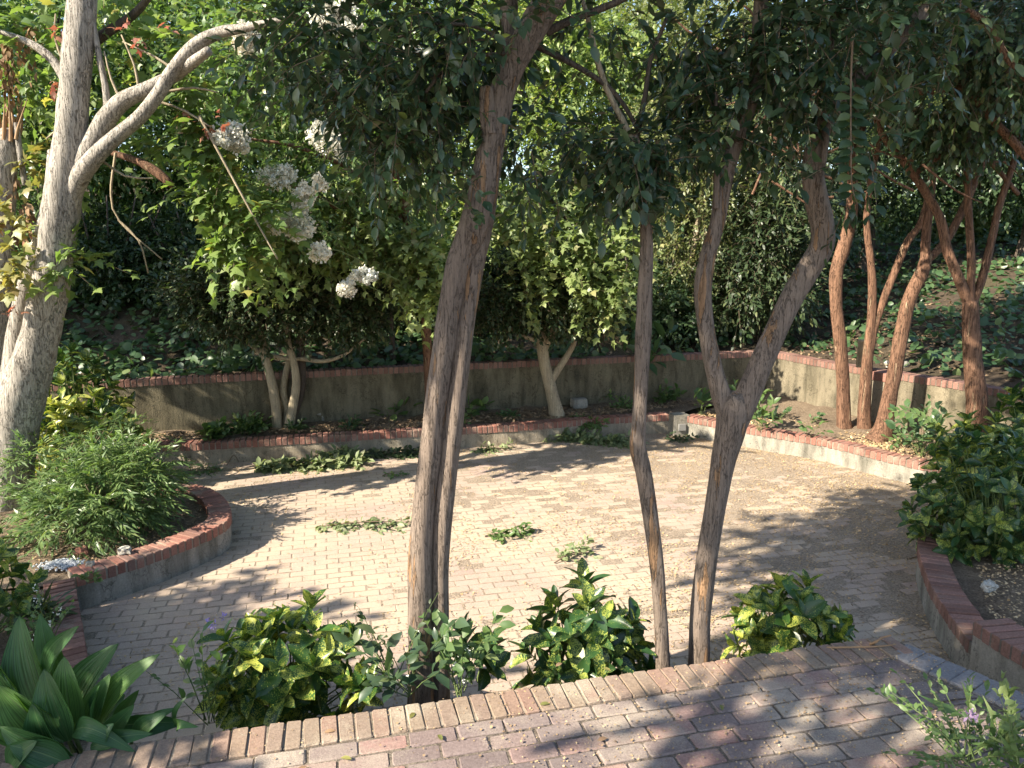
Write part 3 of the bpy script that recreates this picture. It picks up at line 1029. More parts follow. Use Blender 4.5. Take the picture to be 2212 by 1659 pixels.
# ------------------------------------------------------------------ planting bed soil
def bed(name, front, back, z0, z1, mat, n=12, amp=0.05, seed=0):
    a = catmull(np.c_[np.asarray(front, float), np.zeros((len(front), 2))], 0.12)[:, :2]
    b_ = catmull(np.c_[np.asarray(back, float), np.zeros((len(back), 2))], 0.12)[:, :2]
    m_ = 90
    ia = np.linspace(0, len(a) - 1, m_)
    ib = np.linspace(0, len(b_) - 1, m_)
    A = np.c_[np.interp(ia, np.arange(len(a)), a[:, 0]), np.interp(ia, np.arange(len(a)), a[:, 1])]
    Bq = np.c_[np.interp(ib, np.arange(len(b_)), b_[:, 0]), np.interp(ib, np.arange(len(b_)), b_[:, 1])]
    t = np.linspace(0, 1, n)
    X = A[:, None] * (1 - t)[None, :, None] + Bq[:, None] * t[None, :, None]
    Z = z0 + (z1 - z0) * t[None] * np.ones((m_, 1))
    Z = Z + amp * np.array([[mnoise.noise(Vector((p[0] * 2.2, p[1] * 2.2, seed))) + 0.5 * mnoise.noise(Vector((p[0] * 7, p[1] * 7, seed))) for p in r_] for r_ in X])
    v = np.dstack((X, Z)).reshape(-1, 3)
    i = np.arange(m_ - 1)[:, None] * n
    j = np.arange(n - 1)[None]
    f = np.stack((i + j, i + j + 1, i + n + j + 1, i + n + j), -1).reshape(-1, 4)
    return tag(obj_np(name, v, f, mat, smooth=True), kind='structure')


bed('bed_soil', [(p[0], p[1] + .12) for p in FAR], [(-6.2, 9.95), (-5.9, 10.02), (-3.15, 10.93), (0.4, 12.03), (4.5, 13.1)], 0.24, 0.36, M['soil'])
bed('bed_soil', [(2.6, 11.6), (3.68, 10.65), (4.12, 10.28), (4.45, 9.92), (4.82, 9.3), (5.14, 8.85), (5.36, 8.2), (5.4, 7.6)],
    [(4.5, 13.1), (5.02, 11.7), (5.45, 10.9), (6.05, 9.95), (6.5, 8.9), (7.2, 7.2)], 0.24, 0.38, M['soil'], seed=3)
bed('bed_soil', [(-3.6, 5.7), (-3.2, 6.2), (-2.86, 6.88), (-3.04, 7.46), (-3.45, 7.92), (-4.4, 8.1)], [(-7.5, 4.6), (-7.5, 5.5), (-7.5, 6.5), (-7.5, 7.5), (-7.5, 8.5), (-7.5, 9.6)], 0.22, 0.30, M['soil'], seed=5)
bed('bed_soil', [(-3.62, 5.66), (-3.24, 5.1), (-2.9, 4.57), (-2.4, 3.4)], [(-7.5, 5.0), (-7, 4), (-6.5, 3), (-6, 2)], 0.2, 0.3, M['soil'], seed=7)
bed('bed_soil', [(4.05, 6.9), (3.6, 6.1), (3.38, 5.56), (3.2, 4.9), (3.2, 4.4), (3.5, 3.4)], [(8, 7.5), (8, 6.5), (8, 5.5), (8, 4.5), (8, 3.5), (8, 2.5)], 0.22, 0.34, M['soil'], seed=9)
bed('bed_soil', [(-5.8, 8.2), (-5, 8.2), (-4.4, 8.2), (-4.2, 8.9), (-4.7, 9.7)], [(-9, 8), (-9, 8.5), (-9, 9), (-9, 9.3), (-9, 9.6)], 0.1, 0.3, M['soil'], seed=11)


# ================================================================== TREES
def base_on(x, y, z):
    return (float(x), float(y), float(z))


def flower_geo(c, rx, rz, n, size=0.035):
    """a loose frothy panicle: uneven tufts of small crumpled petals"""
    k = 15
    a = unit(rng.normal(0, 1, (k, 3)))
    cen = np.array(c) + a * rng.uniform(0.25, 0.85, (k, 1)) * np.array((rx, rx * 0.8, rz))
    rad = rng.uniform(0.22, 0.5, k) * rx
    q = rng.choice(k, n, p=rad / rad.sum())
    u = unit(rng.normal(0, 1, (n, 3)))
    p = cen[q] + u * (rad[q] * rng.uniform(0.3, 1.1, n) ** 0.7)[:, None]
    return leaves_geo('quad', p, rng.normal(0, 1, (n, 3)) + u * 0.4, u + rng.normal(0, 0.6, (n, 3)), size * rng.uniform(0.5, 1.2, n))


def capsule_geo(c, r, n, size=0.008):
    """loose cluster of little round seed capsules (octahedra)"""
    o = np.array([(1, 0, 0), (-1, 0, 0), (0, 1, 0), (0, -1, 0), (0, 0, 1), (0, 0, -1.0)]) * size
    t = np.array([(0, 2, 4), (2, 1, 4), (1, 3, 4), (3, 0, 4), (2, 0, 5), (1, 2, 5), (3, 1, 5), (0, 3, 5)])
    p = np.array(c) + rng.normal(0, 0.5, (n, 3)) * np.array((r, r, r * 1.1))
    v = (p[:, None] + o[None]).reshape(-1, 3)
    f = (t[None] + (np.arange(n) * 6)[:, None, None]).reshape(-1, 3)
    return v, f


# ---- grey maple beside the fine-leaved shrub
LY = 7.5
maple = empty('maple_tree', base_on(-5.2, LY, 0.25), 'tall pale grey maple with forked limbs behind the curved planter', 'tree')
tube('trunk', dpath([(8, 1120, 118), (18, 1040, 96), (30, 940, 92), (52, 840, 92), (82, 740, 78), (108, 620, 72), (124, 510, 70), (140, 400, 72), (152, 300, 62), (163, 180, 58), (174, 60, 56), (186, -80, 52), (196, -240, 44)], LY), M['maple_bark'], maple, sides=28, step=0.05, ridge=0.03, rough=0.06)
tube('stem', dpath([(32, 860, 60), (30, 780, 46), (42, 690, 40), (66, 600, 42), (92, 520, 40), (112, 430, 36, 7.7), (120, 330, 30, 7.9)], LY + 0.12), M['maple_bark'], maple, sides=18, ridge=0.03)
tube('limb', dpath([(146, 450, 30), (162, 385, 42), (184, 340, 44), (208, 295, 40), (236, 248, 38), (270, 215, 34), (325, 190, 30), (380, 160, 26), (450, 110, 18, 7.2)], LY), M['maple_bark'], maple, sides=18, ridge=0.03, rough=0.04)
tube('limb', dpath([(142, 470, 30, 7.5), (165, 395, 40, 7.46), (200, 345, 36), (250, 296, 30), (300, 255, 28), (340, 205, 27), (375, 150, 27), (420, 100, 28), (470, 72, 24), (530, 60, 18, 7.2), (620, 40, 10, 7)], LY - 0.12), M['maple_bark'], maple, sides=18, ridge=0.03, rough=0.04)
tube('limb', dpath([(150, 190, 20), (118, 135, 18), (85, 105, 16), (40, 82, 12), (-30, 60, 8)], LY), M['maple_bark'], maple, sides=12, ridge=0.02)
tube('limb', dpath([(232, 250, 16), (228, 190, 14), (212, 110, 12), (196, 20, 10)], LY), M['maple_bark'], maple, sides=10, ridge=0.02)
tube('limb', dpath([(178, 110, 24), (230, 70, 20), (290, 30, 16), (340, -30, 12)], LY + 0.2), M['dark_bark'], maple, sides=10, ridge=0.02)
tube('limb', dpath([(240, 330, 12, 8.2), (300, 350, 16, 8.2), (345, 378, 20, 8.2), (372, 402, 14, 8.2)], 8.2), M['crape_red'], maple, sides=10)
tw = []
for a in ([(262, 218, 7), (240, 170, 5), (225, 110, 3)], [(300, 195, 6), (290, 140, 5), (262, 75, 3)], [(375, 150, 7), (330, 120, 5), (265, 90, 3)], [(345, 200, 6), (420, 190, 5), (470, 200, 3)],
          [(330, 215, 6), (400, 240, 5), (455, 275, 3)], [(205, 335, 6), (270, 380, 5), (330, 385, 3)], [(135, 130, 6), (118, 80, 4), (120, 30, 3)], [(200, 345, 5), (150, 270, 4), (100, 300, 3)],
          [(430, 250, 6), (500, 380, 5), (560, 490, 4), (600, 560, 3)], [(250, 330, 6, 8), (240, 420, 5, 8), (260, 480, 4, 8), (350, 560, 3, 8)], [(255, 475, 5, 8), (300, 520, 4, 8), (320, 590, 3, 8)]):
    tw.append(dpath(a, LY))
tubes_joined('twigs', tw, M['pale_bark'], maple, sides=5, step=0.1, ridge=0, rough=0)


def spray_set(rows, Y, n_per, L, m, size, leaf, mat, parent, name, droop=0.35, dirv=None, twigs=True):
    """rows: photo x, y, spread r (photo units), dist offset"""
    O, D = [], []
    for r in rows:
        yy = Y + (r[3] if len(r) > 3 else 0)
        c = Q(r[0], r[1], yy)
        k = r[2] * yy / F
        o = c + rng.normal(0, 0.5, (n_per, 3)) * np.array((k, k * 0.7, k))
        d = rng.normal(0, 0.6, (n_per, 3)) + (np.array(dirv) if dirv is not None else np.array((0.2, -0.2, -0.25)))
        O.append(o)
        D.append(d)
    O, D = np.vstack(O), np.vstack(D)
    LL = L * rng.uniform(0.6, 1.3, len(O))
    a = sprays(O, D, LL, m, droop, size=size)
    o = obj_np(name, *leaves_geo(leaf, *a), mat, parent)
    if twigs:
        obj_np('twigs', *twig_geo(O, D, LL, droop), M['twig'], parent)
    return o


spray_set([(60, 60, 90), (250, 40, 90, .5), (330, 90, 80), (420, 180, 60), (100, 190, 60, 1), (230, 170, 60, .6), (300, 300, 50, 1), (420, 300, 50), (470, 350, 45), (440, 420, 40), (500, 430, 45), (480, 510, 30), (530, 540, 30), (380, 40, 60, .4), (140, 560, 35, -.4), (70, 520, 40, .5), (90, 345, 40, .6), (410, 250, 30), (560, 480, 35), (40, 140, 60, .5), (220, -20, 60)],
          LY + 0.4, 18, 0.42, 7, 0.115, 'maple', M['maple'], maple, 'crown')
spray_set([(40, 545, 26, -.3), (15, 470, 24), (85, 340, 26, .5), (10, 590, 20, -.3)], LY, 10, 0.25, 5, 0.10, 'maple', M['maple_yellow'], maple, 'yellow_leaves', twigs=False)
spray_set([(275, 50, 20), (300, 70, 14), (390, 246, 10), (480, 255, 14), (440, 265, 8), (125, 75, 12), (345, 60, 8), (110, 175, 10), (25, 680, 10, -.5)], LY, 3, 0.1, 3, 0.06, 'maple', M['maple_red'], maple, 'red_leaves', twigs=False)

# ---- snapped trunk at the frame's edge
snag = empty('broken_trunk', base_on(-5.7, 8.0, 0.25), 'snapped tree trunk with splintered top and dead brown leaves', 'dead tree')
SY = 8.0
tube('trunk', dpath([(-40, 1100, 60), (-20, 900, 52), (-4, 700, 48), (4, 500, 46), (10, 380, 46), (17, 300, 40), (19, 280, 26)], SY), M['maple_bark'], snag, sides=18, ridge=0.05, rough=0.08)
tube('stub', dpath([(35, 265, 10), (45, 340, 12), (55, 400, 12)], SY - .05), M['maple_bark'], snag, sides=8)
sp = []
for q in range(15):
    x = -2 + q * 2.9 + rnd.uniform(-2, 2)
    sp.append(dpath([(x, 300 + rnd.uniform(-8, 8), 9), (x + rnd.uniform(-4, 9), 268 + rnd.uniform(-12, 12), 7 + rnd.uniform(-3, 4)), (x + rnd.uniform(-6, 26), 228 + rnd.uniform(-30, 30), 1.0)], SY + rnd.uniform(-.08, .06)))
tubes_joined('splinters', sp, M['splinter'], snag, sides=5, step=0.05, ridge=0, rough=0)
spray_set([(15, 80, 14), (35, 75, 12), (8, 130, 14), (12, 170, 12), (20, 370, 16), (10, 425, 18), (55, 440, 8), (25, 450, 14), (68, 55, 8)], SY, 8, 0.18, 4, 0.085, 'oval', M['dry'], snag, 'dead_leaves', droop=1.2, dirv=(0, 0, -1.0), twigs=False)

# ---- double-stemmed crape myrtle at the patio edge
DY = 3.92
dbl = empty('crape_myrtle', base_on(-0.47, 3.95, 0.0), 'stout crape myrtle with two fused peeling stems at the patio edge', 'tree')
tube('trunk', dpath([(912, 1640, 76), (911, 1480, 62), (909, 1330, 58), (909, 1210, 54), (918, 1080, 50), (932, 960, 50), (943, 860, 50), (957, 760, 50), (972, 660, 50), (990, 570, 54), (1022, 490, 62), (1045, 400, 60), (1060, 310, 56), (1078, 220, 54), (1104, 150, 50), (1138, 80, 56), (1185, 0, 60), (1240, -90, 54), (1310, -220, 44)], DY), M['crape'], dbl, sides=30, step=0.03, ridge=0.045, rough=0.05)
tube('trunk', dpath([(954, 1640, 50), (953, 1480, 43), (951, 1330, 41), (951, 1220, 42), (958, 1100, 45), (971, 980, 45), (983, 880, 45), (995, 780, 43), (1008, 680, 40), (1024, 580, 40), (1046, 490, 36), (1062, 400, 30)], DY + 0.03), M['crape'], dbl, sides=24, step=0.03, ridge=0.04, rough=0.05, seed=3)
tube('stub', dpath([(1058, 290, 34), (1055, 240, 34), (1053, 200, 30), (1053, 188, 26)], DY - 0.04), M['crape'], dbl, sides=16, step=0.03)
tube('stem', dpath([(1095, 185, 30), (1100, 110, 34), (1098, 30, 36), (1096, -60, 32), (1092, -200, 26)], DY + 0.12), M['crape'], dbl, sides=18, step=0.04, seed=5)
tube('limb', dpath([(1112, 115, 8), (1060, 118, 9), (1010, 122, 9), (960, 150, 8), (920, 200, 6)], DY - .05), M['dark_bark'], dbl, sides=8, ridge=0)
tube('limb', dpath([(1090, 95, 8), (1040, 62, 8), (985, 52, 7), (920, 58, 5), (860, 80, 3)], DY - .1), M['dark_bark'], dbl, sides=8, ridge=0)
tube('limb', dpath([(1180, 70, 18), (1240, 40, 16), (1320, 10, 14), (1420, -40, 10)], DY + .1), M['dark_bark'], dbl, sides=8, ridge=0)
tube('limb', dpath([(1150, 95, 14), (1240, 140, 12), (1310, 185, 11), (1350, 230, 10), (1380, 285, 8)], DY + .2), M['dark_bark'], dbl, sides=8, ridge=0)
lb = dlobes([(800, 110, 200, 120, 4.3, 0.5), (900, 240, 150, 120, 4.1, .45), (820, 270, 110, 110, 4.3, .4), (960, 120, 130, 110, 4.0, .4), (680, 60, 130, 70, 4.5, .4), (1150, 300, 90, 90, 4.4, .4, 6000), (1020, 30, 150, 80, 3.9, .4), (640, 170, 70, 60, 4.5, .3), (1270, 20, 100, 50, 4.3, .4, 3000), (880, 330, 60, 60, 4.1, .2, 5000), (1000, 420, 40, 50, 3.9, .15, 1600), (1200, 400, 80, 60, 4.5, .3, 3000)])
crown('crown', dbl, M['crape_leaf'], lb, 520, 'oval', 0.066, 10, 0.28, 0.18, 0.1, True, 0.3, 0.5)
up = dlobes([(1000, -420, 600, 190, 4.2, 1.2), (650, -330, 260, 120, 4.6, .7)])
crown('crown', dbl, M['crape_leaf'], up, 750, 'oval4', 0.085, 9, 0.32, 0.35, 0.1, False, 0.3, 0.5)
for q, (x, y) in enumerate([(945, 215), (980, 330), (1085, 300), (790, 240), (700, 330)]):
    obj_np('seed_capsules', *capsule_geo(Q(x, y, 3.95), 0.05, 34, 0.0055), M['berry'], dbl)

# ---- slim crape myrtle
SLY = 4.12
slim = empty('crape_myrtle', base_on(0.9, 4.12, 0.0), 'slender single-stemmed crape myrtle with a kinked trunk', 'tree')
tube('trunk', dpath([(1438, 1620, 40), (1432, 1450, 34), (1426, 1320, 31), (1417, 1210, 32), (1404, 1110, 34), (1390, 1020, 36), (1378, 965, 36), (1380, 910, 30), (1385, 820, 30), (1390, 720, 34), (1394, 620, 30), (1397, 520, 28), (1394, 430, 24), (1385, 360, 18), (1370, 290, 16)], SLY), M['crape'], slim, sides=22, step=0.03, ridge=0.05, rough=0.06, seed=2)
tube('limb', dpath([(1380, 330, 14), (1340, 250, 13), (1310, 190, 12), (1285, 110, 12), (1270, 40, 10), (1240, -60, 8)], SLY), M['pale_bark'], slim, sides=10, ridge=0.02)
tube('limb', dpath([(1375, 300, 12), (1395, 200, 11), (1405, 130, 9), (1440, 40, 8)], SLY + .05), M['dark_bark'], slim, sides=10, ridge=0.02)
lb = dlobes([(1370, 320, 80, 50, 4.0, .25), (1415, 375, 50, 45, 4.0, .25), (1300, 300, 65, 45, 4.2, .25), (1375, 400, 35, 40, 3.95, .2), (1310, 390, 40, 40, 4.2, .25, 1500), (1450, 310, 55, 45, 4.2, .2)])
crown('crown', slim, M['crape_leaf'], lb, 130, 'oval', 0.066, 10, 0.24, 0.2, 0.1, True, 0.6, 0.4)
obj_np('seed_capsules', *capsule_geo(Q(1420, 300, 4.0), 0.05, 30, 0.0055), M['berry'], slim)

# ---- V-shaped crape myrtle
VY = 4.25
vee = empty('crape_myrtle', base_on(1.15, 4.25, 0.0), 'crape myrtle whose trunk splits into a wide V above the brick coping', 'tree')
tube('trunk', dpath([(1502, 1620, 60), (1510, 1450, 50), (1514, 1330, 49), (1527, 1210, 48), (1547, 1090, 48), (1562, 1000, 54), (1578, 930, 66), (1584, 880, 70), (1582, 850, 50)], VY), M['crape'], vee, sides=26, step=0.03, ridge=0.04, rough=0.06, seed=4)
tube('stem', dpath([(1578, 920, 40), (1560, 860, 44), (1540, 790, 38), (1524, 700, 36), (1518, 620, 38), (1530, 550, 34), (1550, 480, 32), (1562, 400, 34), (1582, 330, 32), (1610, 260, 28), (1632, 170, 28), (1640, 70, 28), (1648, -60, 26), (1660, -200, 22)], VY), M['crape'], vee, sides=22, step=0.03, ridge=0.05, rough=0.06, seed=6)
tube('stem', dpath([(1585, 930, 46), (1610, 865, 54), (1642, 790, 50), (1676, 715, 48), (1712, 640, 48), (1748, 580, 50), (1776, 530, 50), (1776, 480, 48), (1764, 430, 46), (1756, 360, 44), (1772, 290, 38), (1812, 220, 32), (1865, 160, 30), (1930, 95, 28), (2010, 10, 24), (2100, -80, 18)], VY), M['crape'], vee, sides=24, step=0.03, ridge=0.05, rough=0.06, seed=7)
tube('limb', dpath([(1768, 400, 16), (1780, 330, 15), (1786, 260, 14), (1792, 150, 12), (1800, 30, 10)], VY - .06), M['crape'], vee, sides=10, ridge=0.02)
tube('limb', dpath([(1548, 450, 14), (1548, 380, 13), (1550, 300, 10), (1545, 200, 8)], VY - .05), M['crape'], vee, sides=10, ridge=0.02)
tube('limb', dpath([(1650, 120, 16), (1680, 60, 14), (1740, -10, 12), (1800, -90, 10)], VY), M['dark_bark'], vee, sides=10, ridge=0.02)
lb = dlobes([(1490, 90, 70, 80, 4.2, .3, 4000), (1560, 260, 60, 60, 4.1, .3, 3000), (1720, 100, 150, 100, 4.2, .5), (1690, 220, 90, 70, 4.2, .4, 5000), (1900, 60, 150, 90, 4.2, .5), (1480, 200, 60, 60, 4.2, .3, 2500), (1860, 330, 36, 90, 3.9, .12, 2600), (1600, 40, 90, 60, 4.3, .4, 4000), (1960, 180, 80, 60, 4.3, .3, 3500)])
crown('crown', vee, M['crape_leaf'], lb, 400, 'oval', 0.066, 10, 0.26, 0.2, 0.1, True, 0.5, 0.4)
up = dlobes([(1800, -380, 600, 190, 4.4, 1.2)])
crown('crown', vee, M['crape_leaf'], up, 750, 'oval4', 0.085, 9, 0.32, 0.35, 0.1, False, 0.3, 0.5)
crown('crown', vee, M['crape_leaf'], [(2.2, 5.8, 7.0, 1.8, 1.2, .9, 1), (3.9, 6.6, 7.2, 1.7, 1.3, .9, 1), (1.0, 5.2, 6.4, 1.2, .9, .7, .6)], 1900, 'oval4', 0.1, 9, 0.4, 0.35, 0.1, False, 0.3, 0.5)  # high canopy above the view, added to shade the crowns behind
tube('limb', [tuple(Q(1640, 60, VY)) + (.036,), (1.5, 4.6, 5.2, .03), (2.0, 5.2, 6.2, .025), (2.6, 5.8, 7.0, .015)], M['crape'], vee, sides=8)  # limb reaching up to the added shading canopy
for q, (x, y) in enumerate([(1810, 190), (1700, 80), (1870, 300), (1900, 420), (1850, 400), (2020, 220)]):
    obj_np('seed_capsules', *capsule_geo(Q(x, y, 4.0), 0.05, 34, 0.0055), M['berry'], vee)
# one hanging spray with paired leaves
hang = dpath([(1842, 80, 5), (1838, 180, 4), (1838, 300, 3.5), (1840, 400, 3), (1852, 440, 2)], 3.8)
tube('hanging_twig', hang, M['twig'], vee, sides=6, ridge=0, rough=0)
hp, hd, hn = [], [], []
for q in range(13):
    y = 190 + q * 19
    for sgn in (-1, 1):
        p = Q(1838 + (2 if y > 300 else 0), y, 3.8)
        hp.append(p)
        hd.append((sgn * 1.0, rnd.uniform(-.5, .3), -0.25 + rnd.uniform(-.25, .2)))
        hn.append((rnd.uniform(-.3, .3), -0.75, 0.6))
obj_np('hanging_leaves', *leaves_geo('oval', np.array(hp), np.array(hd), np.array(hn), 0.088 * rng.uniform(0.75, 1.15, len(hp)), 1.25), M['crape_leaf'], vee)


# ---- reddish crape myrtles in the bed by the whitish wall
def red_tree(label, base, stems, lobes, n, Y):
    t = empty('crape_myrtle', base_on(*base), label, 'tree', 'crape myrtles in the bed by the whitish low wall')
    for q, (nm, rows) in enumerate(stems):
        tube(nm, dpath(rows, Y), M['crape_red'], t, sides=20 if nm == 'trunk' else 12, step=0.05, ridge=0.06, rough=0.06, seed=q + 2)
    if lobes:
        crown('crown', t, M['crape_leaf'], dlobes(lobes), n, 'oval4', 0.085, 9, 0.36, 0.4, 0.1, True, 0.3, 0.5)
    return t


red_tree('straight cinnamon crape myrtle trunk next to the carved block', (4.82, 10.77, 0.28),
         [('trunk', [(1824, 930, 36), (1822, 900, 30), (1820, 820, 27), (1814, 740, 27), (1806, 660, 25), (1806, 590, 27), (1822, 535, 28), (1838, 470, 24), (1842, 400, 22), (1838, 330, 18), (1846, 220, 14)]),
          ('limb', [(1838, 340, 12), (1880, 240, 11), (1930, 150, 9)])],
         [(1850, 120, 200, 90, 10.5, 1.0), (1700, 200, 110, 80, 10.5, .8)], 620, 10.7)
red_tree('thin pale crape myrtle dividing into two above the retaining wall', (5.06, 10.62, 0.28),
         [('trunk', [(1866, 932, 32), (1866, 890, 27), (1870, 820, 25), (1876, 750, 22), (1882, 690, 19), (1884, 620, 17), (1880, 560, 15), (1872, 480, 13), (1880, 400, 12), (1900, 300, 10), (1915, 200, 8)]),
          ('stem', [(1876, 775, 18), (1888, 710, 17), (1908, 650, 16), (1936, 580, 16), (1962, 520, 15), (1990, 480, 14), (2010, 400, 12), (2030, 280, 9)])],
         [(2050, 160, 170, 100, 10.6, 1.0)], 420, 10.6)
red_tree('leaning russet crape myrtle with a flared foot on the litter bed', (5.03, 10.08, 0.28),
         [('trunk', [(1896, 955, 58), (1908, 925, 42), (1918, 870, 33), (1932, 800, 30), (1946, 720, 29), (1962, 650, 28), (1990, 590, 27), (2004, 545, 22)]),
          ('stem', [(1998, 575, 20), (2000, 510, 19), (2010, 430, 17), (2018, 330, 14), (2040, 200, 10)]),
          ('stem', [(2000, 565, 18), (2040, 525, 17), (2072, 470, 16), (2112, 380, 14), (2160, 260, 11)])],
         [(2130, 120, 150, 120, 9.8, 1.0)], 420, 10.08)
red_tree('thick cinnamon crape myrtle with three rising limbs among the laurels', (5.85, 9.35, 0.28),
         [('trunk', [(2104, 985, 48), (2108, 920, 44), (2108, 860, 42), (2100, 780, 38), (2096, 700, 34), (2095, 650, 30)]),
          ('stem', [(2096, 665, 22), (2070, 600, 21), (2046, 540, 20), (2030, 470, 18), (1990, 400, 17), (1950, 345, 15), (1912, 300, 12), (1880, 230, 9)]),
          ('stem', [(2096, 660, 17), (2098, 560, 16), (2092, 450, 15), (2088, 320, 14), (2075, 200, 12), (2060, 60, 9)]),
          ('stem', [(2098, 665, 19), (2122, 600, 17), (2142, 520, 16), (2160, 440, 14), (2190, 350, 12), (2215, 260, 9)]),
          ('limb', [(1975, 375, 12), (2050, 330, 11), (2130, 345, 10), (2200, 420, 9)]),
          ('limb', [(1905, 175, 12, 8), (2000, 200, 13, 8), (2080, 190, 14, 8), (2150, 265, 16, 8), (2230, 350, 18, 8)]),
          ('limb', [(2090, 20, 12, 7), (2140, 60, 14, 7), (2180, 130, 12, 7), (2220, 170, 14, 7)])],
         [(2120, 180, 150, 110, 8.6, 1.0), (2000, 60, 200, 90, 8.5, 1.2), (2180, 60, 140, 120, 7.5, 1.0), (2050, 280, 110, 50, 9.2, .6, 5000), (1850, 60, 160, 90, 8.8, 1.0)], 1900, 9.35)

twr = []
for q in range(46):
    x, y, yy = rnd.uniform(1560, 2215), rnd.uniform(40, 430), rnd.uniform(6.5, 10.5)
    dx, dy = rnd.uniform(-130, 130), rnd.uniform(-110, 90)
    twr.append(dpath([(x, y, 6), (x + dx * .5 + rnd.uniform(-20, 20), y + dy * .5 + rnd.uniform(-20, 20), 4.5), (x + dx, y + dy, 2.5)], yy))
tubes_joined('twigs', twr, M['crape_red'], bpy.data.objects['crape_myrtle.006'], sides=5, step=0.15, ridge=0, rough=0)
# ---- white-flowering crape myrtle behind the low wall
WY = 9.9
wct = empty('flowering_crape_myrtle', base_on(-1.25, 11.0, 0.3), 'crape myrtle carrying frothy white flower heads behind the low wall', 'tree')
tube('trunk', dpath([(932, 905, 22, 11), (926, 800, 20, 11), (920, 700, 20, 10.9), (905, 600, 18, 10.6), (880, 480, 16, 10.3), (840, 330, 14, 10), (790, 180, 12, 9.8), (750, 50, 10, 9.6)], WY), M['crape_red'], wct, sides=12)
tube('stem', dpath([(905, 600, 12, 10.6), (800, 520, 10, 10.2), (700, 430, 9, 9.7), (620, 400, 6, 9.4)], WY), M['crape_red'], wct, sides=8)
tube('stem', dpath([(880, 480, 12, 10.3), (780, 380, 10, 10), (650, 320, 8, 9.5), (540, 300, 5, 9.3)], WY), M['crape_red'], wct, sides=8)
lb = dlobes([(640, 130, 190, 140, 10.2, 1.0), (560, 330, 130, 120, 9.9, .7), (760, 330, 170, 150, 10.3, 1.0), (690, 470, 120, 90, 9.8, .6), (850, 150, 160, 150, 10.6, 1), (860, 420, 120, 110, 10.4, .8), (500, 150, 110, 120, 10.2, .8)])
crown('crown', wct, M['bg1'], lb, 1750, 'oval4', 0.085, 9, 0.36, 0.4, 0.25, True, 0.25, 0.7)
for (x, y, rx, rz) in [(725, 48, 50, 42), (525, 82, 34, 30), (500, 302, 38, 36), (700, 300, 38, 34), (604, 382, 36, 26), (655, 430, 24, 38), (600, 482, 34, 24), (645, 492, 34, 30), (690, 545, 24, 24), (786, 594, 26, 22), (745, 622, 24, 20), (735, 325, 26, 22), (690, 395, 18, 18), (880, 110, 26, 22)]:
    yy = WY - (1.7 if x > 540 else 2.2)
    k = yy / F
    c_ = Q(x, y, yy)
    tube('flower_stalk', [(*(c_ + np.array((.25, .9, -.1))), .006), (*(c_ + np.array((.1, .4, .02))), .005), (*c_, .003)], M['green_stem'], wct, sides=5, step=.1, ridge=0, rough=0)
    obj_np('flower_head', *flower_geo(Q(x, y, yy), rx * k * 1.1, rz * k * 1.1, int(rx * rz * 1.3), 0.026), M['petal'], wct)

# ---- two small evergreen trees in the back bed
ev = empty('evergreen_tree', base_on(-3.3, 10.6, 0.3), 'small dark evergreen with several pale curving stems in the back bed', 'tree')
EY = 10.62
tube('trunk', dpath([(600, 930, 24), (596, 880, 21), (588, 830, 20), (575, 780, 18), (568, 750, 16), (560, 690, 12)], EY), M['pale_bark'], ev, sides=14, ridge=0.03)
tube('trunk', dpath([(622, 930, 24), (632, 880, 20), (640, 830, 18), (634, 780, 16), (622, 740, 14), (615, 680, 10)], EY), M['pale_bark'], ev, sides=14, ridge=0.03, seed=2)
tube('trunk', dpath([(612, 935, 20), (622, 890, 17), (612, 840, 15), (628, 760, 13)], EY + .1), M['pale_bark'], ev, sides=12, ridge=0.03, seed=2)
tube('trunk', dpath([(625, 915, 22), (648, 850, 20), (652, 790, 18), (648, 730, 16), (650, 650, 12)], EY + .15), M['dark_bark'], ev, sides=12, ridge=0.03, seed=3)
for rows in ([(572, 770, 11), (520, 730, 9), (470, 715, 6), (415, 690, 4)], [(650, 775, 10), (700, 780, 9), (745, 765, 7), (790, 730, 4)], [(575, 765, 9), (620, 775, 9), (650, 775, 8)], [(622, 740, 8), (560, 660, 6), (480, 620, 4)], [(648, 730, 8), (720, 650, 6), (790, 610, 4)], [(615, 700, 7), (600, 600, 5), (590, 500, 4)]):
    tube('limb', dpath(rows, EY), M['pale_bark'], ev, sides=8, ridge=0)
lb = dlobes([(620, 640, 190, 90, 10.7, .8), (500, 650, 110, 75, 10.6, .6), (760, 650, 110, 80, 10.7, .6), (640, 560, 170, 60, 10.8, .7), (430, 620, 60, 60, 10.6, .5, 3000)])
crown('crown', ev, M['camellia'], lb, 3400, 'oval4', 0.072, 9, 0.27, 0.15, 0.3, True, 0.0, 0.7)
ev2 = empty('evergreen_tree', base_on(0.68, 11.5, 0.3), 'small evergreen with a single forked pale trunk beside the concrete block', 'tree')
EY = 11.5
tube('trunk', dpath([(1205, 900, 36), (1198, 870, 29), (1188, 830, 26), (1178, 790, 25), (1172, 750, 24), (1165, 710, 18), (1150, 670, 12)], EY), M['pale_bark'], ev2, sides=16, ridge=0.04)
tube('stem', dpath([(1186, 830, 18), (1205, 800, 16), (1228, 765, 13), (1242, 735, 11), (1245, 690, 8)], EY), M['pale_bark'], ev2, sides=10)
for rows in ([(1175, 760, 14), (1195, 710, 12), (1205, 650, 8)], [(1170, 740, 11), (1120, 720, 9), (1080, 690, 6), (1050, 665, 4)], [(1175, 750, 12), (1175, 680, 10), (1170, 600, 6)], [(1180, 740, 9), (1220, 690, 7), (1270, 660, 4)]):
    tube('limb', dpath(rows, EY), M['pale_bark'], ev2, sides=8, ridge=0)
